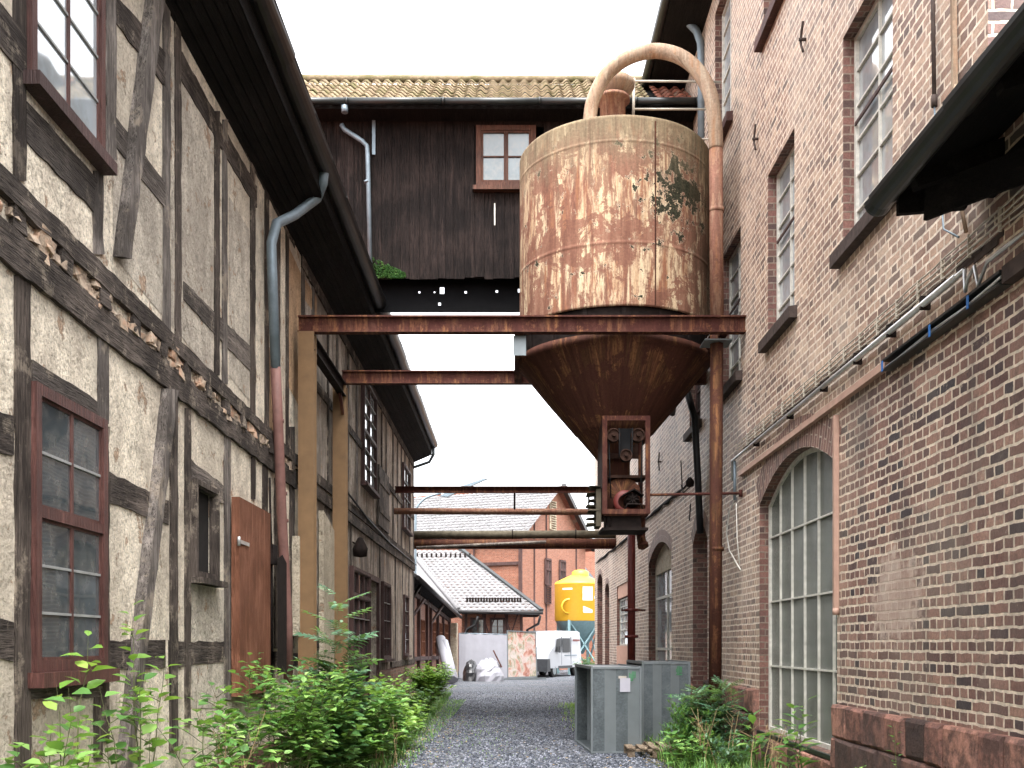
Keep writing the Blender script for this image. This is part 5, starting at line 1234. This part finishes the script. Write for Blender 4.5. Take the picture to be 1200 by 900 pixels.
mb=MB(); mb.lathe((cx_,cy_,0),[(r_*.97,zb-.05),(r_*.2,zb-1.8),(0,zb-1.8)],32); mb.build('hopper',M['teal'],ym)
for k in range(4):
    a=math.pi/4+k*math.pi/2+.3; mb=MB(); px_,py_=cx_+r_*.95*math.cos(a),cy_+r_*.95*math.sin(a); mb.bar((px_,py_,0),(px_,py_,zb),.14); mb.build('leg',M['teal'],ym)
mb=MB(); pts_=[(cx_+r_*.95*math.cos(math.pi/4+k*math.pi/2+.3),cy_+r_*.95*math.sin(math.pi/4+k*math.pi/2+.3)) for k in range(4)]
for k in range(4):
    a,b=pts_[k],pts_[(k+1)%4]; mb.bar((a[0],a[1],.3),(b[0],b[1],zb),.07); mb.bar((b[0],b[1],.3),(a[0],a[1],zb),.07)
mb.build('brace',M['teal'],ym)
def curved(mb,a0,a1,z0,z1,o=.012,n=8):
    for k in range(n):
        p,q=a0+(a1-a0)*k/n,a0+(a1-a0)*(k+1)/n; R2=r_+o
        mb.face([(cx_+R2*math.sin(p),cy_-R2*math.cos(p),z0),(cx_+R2*math.sin(q),cy_-R2*math.cos(q),z0),(cx_+R2*math.sin(q),cy_-R2*math.cos(q),z1),(cx_+R2*math.sin(p),cy_-R2*math.cos(p),z1)])
mb=MB(); curved(mb,.1,.55,zt-.95,zt-.22); 
curved(mb,-.78,-.32,zt-.38,zt-.28,n=4)
for k in range(6): curved(mb,.62+k*.09,.68+k*.09,zt-.85+.0*k,zt-.72+.02*(k%2),n=1)
for k in range(7): curved(mb,.12+k*.06,.18+k*.06,zt-1.6,zt-1.25-.03*k,n=1)
mb.build('marking',M['white'],ym)

# white van
vx_,vy_=P(629,794,48.5).x,48.5
va=thing('white_panel_van','white panel van with dark bumper and side windows parked at the end of the alley','van',(vx_+1,vy_+1,0))
VL=5.0; dirv=Vector((math.sin(math.radians(25)),math.cos(math.radians(25)),0)); nl=Vector((-dirv.y,dirv.x,0))   # nose to the left and near
org=Vector((P(643,794,48.6).x,48.6,0))
def V(a,b,c): # a back from the nose, b away from the viewer, c up
    return org+Vector((dirv.x*a-0*b,dirv.y*a,0))+Vector((-dirv.y*b,dirv.x*b,0))+Vector((0,0,c))
prof=[(-.08,.45),(-.12,.8),(-.02,1.15),(.38,1.36),(.92,2.05),(1.2,2.22),(2.0,2.27),(4.0,2.27),(4.3,2.2),(4.35,.45)]
mb=MB(); A=[V(a,.0,c) for a,c in prof]; B=[V(a,1.95,c) for a,c in prof]
ins=lambda a,c,b: V(a,b,c)
A2=[V(a if i not in(5,6,7) else a,.0+(.1 if c>1.9 else 0),c) for i,(a,c) in enumerate(prof)]; B2=[V(a,1.95-(.1 if c>1.9 else 0),c) for a,c in prof]
nn=len(prof); mb.add(A2+B2,[list(range(nn)),list(range(nn,2*nn))[::-1]]+[(i,nn+i,nn+(i+1)%nn,(i+1)%nn) for i in range(nn)]); mb.build('body',M['vanwhite'],va)
mb=MB(); mb.prism([V(.44,.1,1.42),V(.9,.14,2.0),V(.9,1.81,2.0),V(.44,1.85,1.42)],Vector((-.03,-.03,.02))); mb.build('windscreen',M['glass_pale'],va)
for pts in ([(.75,1.25),(1.05,1.85),(1.5,1.9),(1.5,1.2)],[(1.75,1.2),(1.75,1.9),(2.7,1.9),(2.7,1.2)]):
    mb=MB(); mb.prism([V(a,-.014,c) for a,c in pts],V(0,.03,0)-V(0,0,0)); mb.build('side_window',M['vandark'],va)
mb=MB(); mb.prism([V(-.2,-.02,.3),V(.2,-.02,.3),V(.12,-.02,.9),V(-.17,-.02,.9)],V(0,1.99,0)-V(0,0,0)); mb.build('bumper',M['vandark'],va)
mb=MB()
for a in (1.62,2.85): mb.prism([V(a,-.006,.6),V(a,-.006,1.95),V(a+.025,-.006,1.95),V(a+.025,-.006,.6)],V(0,.03,0)-V(0,0,0))
mb.build('door_gap',M['vandark'],va)
mb=MB(); mb.prism([V(1.2,-.02,.42),V(3.0,-.02,.42),V(3.0,-.02,.55),V(1.2,-.02,.55)],V(0,.03,0)-V(0,0,0)); mb.box(V(.95,-.2,1.2),V(1.1,-.05,1.5)); mb.build('mirror_and_sill_trim',M['vandark'],va)
mb=MB(); 
for k in range(8): mb.prism([V(3.1+k*.12,-.014,1.75),V(3.18+k*.12,-.014,1.75),V(3.18+k*.12,-.014,1.85),V(3.1+k*.12,-.014,1.85)],V(0,.01,0)-V(0,0,0))
mb.build('lettering',M['red_pipe'],va)
mb=MB(); 
for k in range(12): mb.prism([V(2.0+k*.14,-.012,1.02),V(2.09+k*.14,-.012,1.02),V(2.09+k*.14,-.012,1.08),V(2.0+k*.14,-.012,1.08)],V(0,.01,0)-V(0,0,0))
mb.build('lettering',M['zinc'],va)
for a in (.75,3.6):
    for b in (.02,1.75):
        c=V(a,b,.34); axn=V(0,1,0)-V(0,0,0); mb=MB(); mb.tube([c,c+axn*.2],.34,20); w=mb.build('wheel',M['tyre'],va); g=MB(); g.tube([c-axn*.02,c+axn*.02],.2,14); g.build('rim',M['galv_light'],w)
# white hoarding sheet, poster panel, rubble bags, leaning roll
fe=thing('white_site_hoarding','long white sheeted site fence in front of the brick house','fence',(-1.8,46.5,0))
mb=MB(); a=P(538,742,46.8); b=P(612,744,47.6); n_=24; vs=[];fs=[]
for k in range(n_+1):
    t=k/n_; p=a.lerp(b,t); o=.03*math.sin(k*1.7); vs+=[(p.x,p.y+o,.05),(p.x,p.y+o*.3,a.z+(b.z-a.z)*t-.04*abs(math.sin(k*.8)))]
for k in range(n_): fs.append((2*k,2*k+2,2*k+3,2*k+1))
mb.add(vs,fs,True); mb.build('sheet',M['tarp'],fe)
mb=MB()
for t in (0,.33,.66,1): p=a.lerp(b,t); mb.bar((p.x,p.y+.06,0),(p.x,p.y+.06,p.z),.05)
mb.tube([a+Vector((0,.05,0)),b+Vector((0,.05,0))],.025,6); mb.build('fence_frame',M['zinc'],fe)
n=NM('faded_abstract_picture_print',0.6); f1=n.noise(n.map(n.pos,(1.3,1,.8)),1.7,5,.6,1.4); f2=n.noise(n.pos,3.1,4,.6,.8)
pc=n.ramp(f1,[(0.3,(0.18,0.06,0.045)),(0.42,(0.36,0.18,0.14)),(0.5,(0.42,0.33,0.29)),(0.56,(0.20,0.22,0.15)),(0.66,(0.34,0.13,0.09)),(0.75,(0.16,0.05,0.04))]); pc=n.mix(n.ramp(f2,[(.5,0),(.62,.7)]),pc,(0.42,0.38,0.36)); M['poster']=n.done(pc)
po=thing('poster_panel','large portrait print of red and cream blotches in a metal fence frame beside the van','poster panel',(P(612,796,45.5).x,45.5,0))
c=[P(595,794,45.5),P(629,793,45.9),P(628,741,45.9),P(594.5,739,45.5)]
mb=MB(); mb.prism(c,(0,.02,0)); mb.build('print',M['poster'],po); mb=MB()
for i in range(4): mb.bar(c[i],c[(i+1)%4],.05)
mb.bar(P(585,796,45.4),P(640,795,45.9),.1,.08); mb.build('frame',M['galv_light'],po)
def bag(name,label,px0,px1,pyt,Y,mat,seed):
    random.seed(seed); mb=MB(); x0,x1=P(px0,0,Y).x,P(px1,0,Y).x; h=EYE+(HY-pyt)*Y/F; cxx=(x0+x1)/2; rx=(x1-x0)/2; ry=.9
    n1,n2=18,9; vs=[];fs=[]
    for j in range(n2+1):
        ph=j/n2*math.pi/2
        for i in range(n1):
            th=i/n1*2*math.pi; k=1+.16*mn.noise(Vector((math.cos(th)*2,math.sin(th)*2,j*.6+seed)))+R_(-.04,.04)
            vs.append((cxx+rx*math.cos(th)*math.cos(ph)*k,Y+ry*math.sin(th)*math.cos(ph)*k,max(.0,h*math.sin(ph)**.8*(1+R_(-.07,.07)))))
    for j in range(n2):
        for i in range(n1): a=j*n1+i; b=j*n1+(i+1)%n1; fs.append((a,b,b+n1,a+n1))
    mb.add(vs,fs); o=mb.build(name,mat,None); tag(o,label,'sacks'); return o
bag('rubble_bag','pile wrapped in shiny black foil left of the clear plastic heap',542,562,774,44.6,M['blackbag'],3)
bag('rubble_bag','heap covered with crumpled white plastic sheet before the hoarding',555,590,772,44.2,M['tarp'],9)
st_=thing('leaning_board_piece','short dark red board leaning on the plastic heap','board',P(585,790,44))
mb=MB(); mb.bar(P(578,762,44),P(588,782,44),.2,.06); mb.build('board',M['frame_red'],st_)
ro=thing('leaning_white_roll','long white rolled sheet leaning against the shed corner','roll',P(530,800,41))
mb=MB(); mb.tube([P(516,749,42.5),P(529,797,40.5)],.22,12); mb.tube([P(521,752,42.2),P(533,797,40.7)],.15,10); mb.build('roll',M['tarp'],ro)
la=thing('street_lamp','thin curved street lamp arm rising behind the far crossing beams','street lamp',P(487,800,44))
mb=MB(); mb.tube(sm([P(487,790,44),P(487,700,44),P(487,610,44),P(489,594,44),P(500,583,44),P(517,578,44)],4),.05,8); mb.build('pole',M['zinc'],la)
mb=MB(); mb.prism([P(515,581,44),P(524,582,44),P(571,561,44),P(568,560,44),P(530,573,44)],(0,.25,0)); mb.build('lamp_head',M['zinc'],la)
gy=thing('thin_gantry','thin pale blue steel goal-shaped gantry against the sky beyond the barn','gantry',P(661,600,75))
mb=MB(); mb.tube([P(661,640,75),P(661,547,75),P(712,547,75),P(712,640,75)],.05,6); mb.build('gantry_frame',M['zinc'],gy)

# ================================================================== PLANTS
def leaf(mb,p,d,nrm,ln,wd,fold=.25):
    d=d.normalized(); s=d.cross(nrm); 
    if s.length<1e-3: s=Vector((1,0,0))
    s.normalize(); n=s.cross(d).normalized(); dr=-.18*ln
    b=p; M1=p+d*ln*.33; M2=p+d*ln*.7+n*dr*.35; tip=p+d*ln+n*dr
    L1=M1+s*wd*.5+n*fold*wd*.5; R1=M1-s*wd*.5+n*fold*wd*.5; L2=M2+s*wd*.38+n*fold*wd*.3; R2=M2-s*wd*.38+n*fold*wd*.3
    mb.add([b,M1,M2,tip,L1,R1,L2,R2],[(0,1,4),(0,5,1),(4,1,2,6),(1,5,7,2),(6,2,3),(2,7,3)],True)
def shrub(name,label,base,h,nst,spread,ll,lw,mat,dens=14,kind='broad',lean=(0,0),group=None,seed=1,stemr=.008,start=.2,bush=1):
    random.seed(seed); base=Vector(base); fq=(1.1 if base.y<9 else 1.5 if base.y<11 else 1.85); ll*=fq; lw*=fq*(1.15 if base.y<9 else 1); t=thing(name,label,'plant',base,group)
    sm_=MB(); lf=MB()
    for i in range(nst):
        a=R_(0,6.28); rr=R_(0,spread*.35); b=base+Vector((rr*math.cos(a),rr*math.sin(a),0)); hh_=h*R_(.6,1.0) if i else h
        dirx=Vector((math.cos(a),math.sin(a),0))*spread*R_(.3,1)+Vector((lean[0],lean[1],0))
        if i==0: dirx*=.35
        pts=[]; K=7
        for k in range(K+1):
            s=k/K; pts.append(b+dirx*(s**1.6)+Vector((R_(-.02,.02),R_(-.02,.02),hh_*(s-.12*s*s*spread))))
        sm_.tube(pts,[stemr*(1.1-s/K) for s in range(K+1)],5,False)
        nl=int(dens*hh_)
        # side shoots
        shoots=[(pts,1.0)]
        for q in range(int(bush*hh_*5)):
            s=R_(start,.9); k=min(K-1,int(s*K)); p0=pts[k].lerp(pts[k+1],s*K-k); aa=R_(0,6.28); l=R_(.18,.42)*(1.15-s)*min(1.3,h)
            dd=Vector((math.cos(aa),math.sin(aa),R_(.25,.9))); e=[p0,p0+dd*l*.5,p0+dd*l+Vector((0,0,-.08*l))]; sm_.tube(e,[stemr*.5,stemr*.4,stemr*.2],4,False); shoots.append((e,l/hh_))
        for pp_,fr_ in shoots:
            cnt=max(3,int(nl*(fr_ if fr_==1 else fr_*1.6))); m=len(pp_)-1
            for q in range(cnt):
                s=(start if fr_==1 else .25)+(1-(start if fr_==1 else .25))*(q+R_(0,.6))/cnt; s=min(.999,s); k=int(s*m); p0=pp_[k].lerp(pp_[k+1],s*m-k)
                ax=(pp_[k+1]-pp_[k]).normalized(); aa=q*2.4+R_(-.4,.4); o=Vector((math.cos(aa),math.sin(aa),R_(-.15,.45)))
                sz=R_(.65,1.15)*(1-.35*max(0,s-.75)*4*.5)
                nu=(Vector((0,0,1))+Vector((R_(-.4,.4),R_(-.4,.4),0))).normalized()
                if kind=='broad': leaf(lf,p0+o*.02,o+ax*.3,nu,ll*sz,lw*sz)
                elif kind=='pinnate':
                    L_=ll*3.2*sz; dd=(o+ax*.4).normalized(); sd=dd.cross(nu).normalized(); sm_.tube([p0,p0+dd*L_*.5,p0+dd*L_-Vector((0,0,L_*.12))],[.003,.002,.001],3,False)
                    for r in range(5):
                        c=p0+dd*L_*(.3+.16*r)-Vector((0,0,L_*.12*((.3+.16*r)**2)))
                        for sg in (-1,1): leaf(lf,c,sd*sg+dd*.5,nu,ll*sz,lw*sz)
                    leaf(lf,p0+dd*L_-Vector((0,0,L_*.12)),dd,nu,ll*sz,lw*sz)
                else: leaf(lf,p0,o*.6+Vector((0,0,.7)),nu,ll*sz,lw*sz)
    sm_.build('stem',M['stem'],t); lf.build('foliage',mat,t,kind='stuff')
    return t
shrub('leafy_shrub','broad-leaved shrub cut by the lower left corner of the view',(-2.62,5.7,0),1.42,6,.35,.12,.075,M['leaf'],10,'broad',(.05,0),seed=2,start=.45,bush=.6)
shrub('leafy_shrub','thin shoot with pale leaves in front of the sill of the big red-brown window',(-2.6,6.1,0),1.72,3,.2,.12,.06,M['leaf_bright'],9,'broad',(.1,0),seed=4,start=.5,bush=.3)
shrub('leafy_shrub','leafy bright weed spilling from the left verge onto the gravel',(-1.75,15.3,0),.75,12,.5,.075,.045,M['leaf_bright'],18,'broad',seed=36,start=.1,bush=1.5)
shrub('leafy_shrub','low tangle of yellow-green weeds along the left gravel edge',(-1.9,18.0,0),.7,14,.5,.07,.04,M['leaf_bright'],18,'broad',seed=38,start=.1,bush=1.5)
shrub('leafy_shrub','low green tangle of weeds before the brick plinth of the left house',(-2.0,22.5,0),.8,14,.55,.08,.045,M['leaf'],18,'broad',seed=40,start=.1,bush=1.5)
# left side, from the near edge backwards
shrub('leafy_shrub','young shrub with large pale green leaves at the lower left corner under the big window',(-2.55,6.9,0),1.55,4,.35,.12,.075,M['leaf'],7,'broad',(.0,0),seed=3,start=.45,bush=.5)
shrub('leafy_shrub','tall thin shoot with yellow-green leaves standing before the big red-brown window',(-2.62,7.3,0),1.93,3,.18,.12,.06,M['leaf_bright'],10,'broad',(.05,0),seed=5,start=.5,bush=.3)
shrub('leafy_shrub','sparse shrub with broad leaves at the foot of the leaning brace',(-2.35,8.3,0),1.3,5,.5,.11,.06,M['leaf'],11,'broad',seed=11,start=.4,bush=.8)
shrub('leafy_shrub','upright shrub with mid green leaves between the brace and the red door',(-2.45,9.4,0),1.60,8,.45,.10,.052,M['leaf'],12,'broad',seed=13,start=.35,bush=1)
shrub('leafy_shrub','bushy shrub with small leaves in front of the red board door',(-2.3,10.5,0),1.62,12,.5,.085,.045,M['leaf'],16,'broad',seed=17,start=.25,bush=1.4)
shrub('leafy_shrub','dense dark green bush at the foot of the red downpipe',(-2.2,11.7,0),1.55,20,.62,.075,.042,M['leaf_dark'],22,'broad',seed=19,start=.1,bush=2)
shrub('ash_sapling','tall sapling with feathery paired leaflets rising in front of the ochre post',(-2.22,12.3,0),2.25,4,.25,.075,.034,M['leaf_blue'],8,'pinnate',seed=23,start=.45,bush=.2)
shrub('leafy_shrub','broad green bush right of the ochre posts',(-1.95,12.6,0),1.35,18,.55,.085,.045,M['leaf'],20,'broad',seed=29,start=.1,bush=1.8)
shrub('leafy_shrub','yellow-green bramble bush spilling towards the gravel',(-1.85,13.9,0),1.15,16,.5,.08,.045,M['leaf'],20,'broad',seed=31,start=.1,bush=1.8)
shrub('leafy_shrub','low bright bush beside the brick plinth and doorway',(-2.0,16.0,0),1.25,14,.5,.08,.04,M['leaf_bright'],16,'broad',seed=37,start=.1,bush=1.5)
shrub('leafy_shrub','small bright weed clump in front of the far house wall',(-2.3,19.5,0),1.0,12,.5,.07,.035,M['leaf_bright'],16,'broad',seed=39,start=.1,bush=1.3)
shrub('leafy_shrub','round bright green bush at the far end of the left house',(-2.35,29.5,0),1.2,26,.75,.10,.045,M['leaf_bright'],24,'broad',seed=41,start=.05,bush=1.6)
# right side
shrub('weed_plant','ferny blue-green weed beside the foot of the rusty pipe',(2.72,13.9,0),1.12,9,.35,.05,.018,M['leaf_blue'],26,'pinnate',seed=43,start=.15,bush=.6)
shrub('weed_plant','tall feathery dark weed in front of the second duct section',(2.35,13.6,0),.95,12,.35,.05,.016,M['leaf_dark'],28,'fine',seed=47,start=.1,bush=2.5,stemr=.005)
shrub('weed_plant','low bright weed clump beside the pallet',(2.3,13.2,0),.5,16,.45,.06,.03,M['leaf'],26,'broad',seed=53,start=.05,bush=1.5)
shrub('weed_plant','low ferny weed clump at the bottom edge before the brick plinth',(2.75,12.8,0),.55,16,.45,.05,.02,M['leaf_blue'],24,'fine',seed=59,start=.05,bush=2)
shrub('weed_plant','weed with long dock leaves left of the arched window',(2.95,12.2,0),.85,4,.2,.17,.05,M['leaf'],12,'broad',seed=61,start=.2,bush=.2)
shrub('weed_plant','weed with broad pale leaves standing before the arched window panes',(2.95,10.6,0),1.05,4,.15,.14,.055,M['leaf'],14,'broad',seed=67,start=.3,bush=.1)
shrub('weed_plant','single thin weed growing against the sandstone plinth at right',(3.02,8.05,0),.98,1,.05,.06,.03,M['leaf'],16,'broad',seed=71,start=.4,bush=.1)
shrub('weed_plant','small weed at the near end of the plinth under the mortar patch',(2.97,8.8,0),.6,3,.15,.09,.035,M['leaf'],14,'broad',seed=72,start=.3,bush=.2)
shrub('weed_plant','scrubby green growth behind the ducts before the far brick wall',(2.2,20.5,0),.9,14,.5,.06,.025,M['leaf_bright'],18,'broad',seed=73,start=.05,bush=1.5)
shrub('weed_plant','pale green bush in front of the yellow container silo',(3.3,44,0),1.2,22,.8,.10,.04,M['leaf_blue'],20,'broad',seed=79,start=.05,bush=1.5)
# dead leaves, twigs and little debris
random.seed(77); mb=MB()
for i in range(1500):
    y=R_(8,24); x=random.choice([R_(-2.9,-1.1),R_(-1.9,-.9),R_(1.6,3.1),R_(-1.3,1.9)]) ; a=R_(0,6.28); s=R_(.012,.035)
    if 1.0<x<2.9 and 14.6<y<18: continue
    c=Vector((x,y,.035)); d=Vector((math.cos(a),math.sin(a),R_(-.2,.3)))*s; e=Vector((-d.y,d.x,R_(-.01,.01)))*.5
    mb.add([c-d,c-e,c+d,c+e],[(0,1,2),(0,2,3)])
o=mb.build('leaf_litter',M['dry']); o['kind']='stuff'; o['label']='dead leaves scattered along the gravel edges'
for i,(x,y,h,lb_) in enumerate([(-1.7,13.2,.8,'dry brown stalks standing at the left gravel edge'),(2.55,12.9,.85,'dry straw-coloured stalks among the weeds near the pallet'),(2.9,11.6,.7,'dry curled stalk beside the dock leaves under the arched window'),(-2.5,8.9,1.1,'bare grey twigs among the sparse shrub by the brace')]):
    random.seed(90+i); t=thing('dry_weed',lb_,'dead weed',(x,y,0)); mb=MB()
    for k in range(7):
        b=Vector((x+R_(-.2,.2),y+R_(-.2,.2),0)); d=Vector((R_(-.3,.3),R_(-.3,.3),1))*h*R_(.6,1); mb.tube([b,b+d*.5,b+d+Vector((R_(-.08,.08),R_(-.08,.08),-.03))],[.006,.005,.003],4,False)
        for q in range(4): p=b+d*R_(.4,1); mb.tube([p,p+Vector((R_(-.15,.15),R_(-.15,.15),R_(.03,.15)))],[.003,.002],3,False)
    mb.build('stem',M['dry'],t)
# rough grass along both edges
def grass(name,label,region,cnt,hmin,hmax,mat,seed):
    random.seed(seed); mb=MB()
    for i in range(cnt):
        x,y=region(); h=R_(hmin,hmax); a=R_(0,6.28); w=.004+h*.02; b=Vector((x,y,.0)); d=Vector((math.cos(a),math.sin(a),0)); s=Vector((-d.y,d.x,0))*w
        k=R_(.2,.7)*h; m=b+d*k*.35+Vector((0,0,h*.6)); e=b+d*k+Vector((0,0,h))
        mb.add([b-s,b+s,m+s*.8,m-s*.8,e],[(0,1,2,3),(3,2,4)])
    o=mb.build(name,mat,None); o['kind']='stuff'; o['label']=label
def rl():
    y=6+R_(0,1)**1.3*27; return (-3.0+ (R_(0,1)**.8)*(1.75-.02*y+.0*y),y)
def rr():
    y=8+R_(0,1)*18; 
    e=2.0 if y<17 else 1.75
    return (e+(3.2-e)*R_(0,1)**.8,y)
grass('grass','rough grass between the left house and the gravel',rl,7000,.04,.2,M['leaf_dark'],5)
grass('grass','short yellowish grass fringe of the left verge',lambda:(-1.75+R_(-.25,.45)+ (0),13+R_(0,1)*16),3000,.03,.09,M['leaf'],6)
grass('grass','rough grass at the foot of the brick wall on the right',rr,9000,.04,.25,M['leaf'],8)
grass('grass','short grass tufts on the gravel beyond the ducts',lambda:(random.gauss(1.75,.25),random.uniform(17.5,27)),3500,.03,.12,M['leaf_bright'],9)
grass('grass','thin grass sprouting in the gravel',lambda:(random.gauss(-.7,.5),random.gauss(18,3)),700,.02,.05,M['leaf_bright'],10)
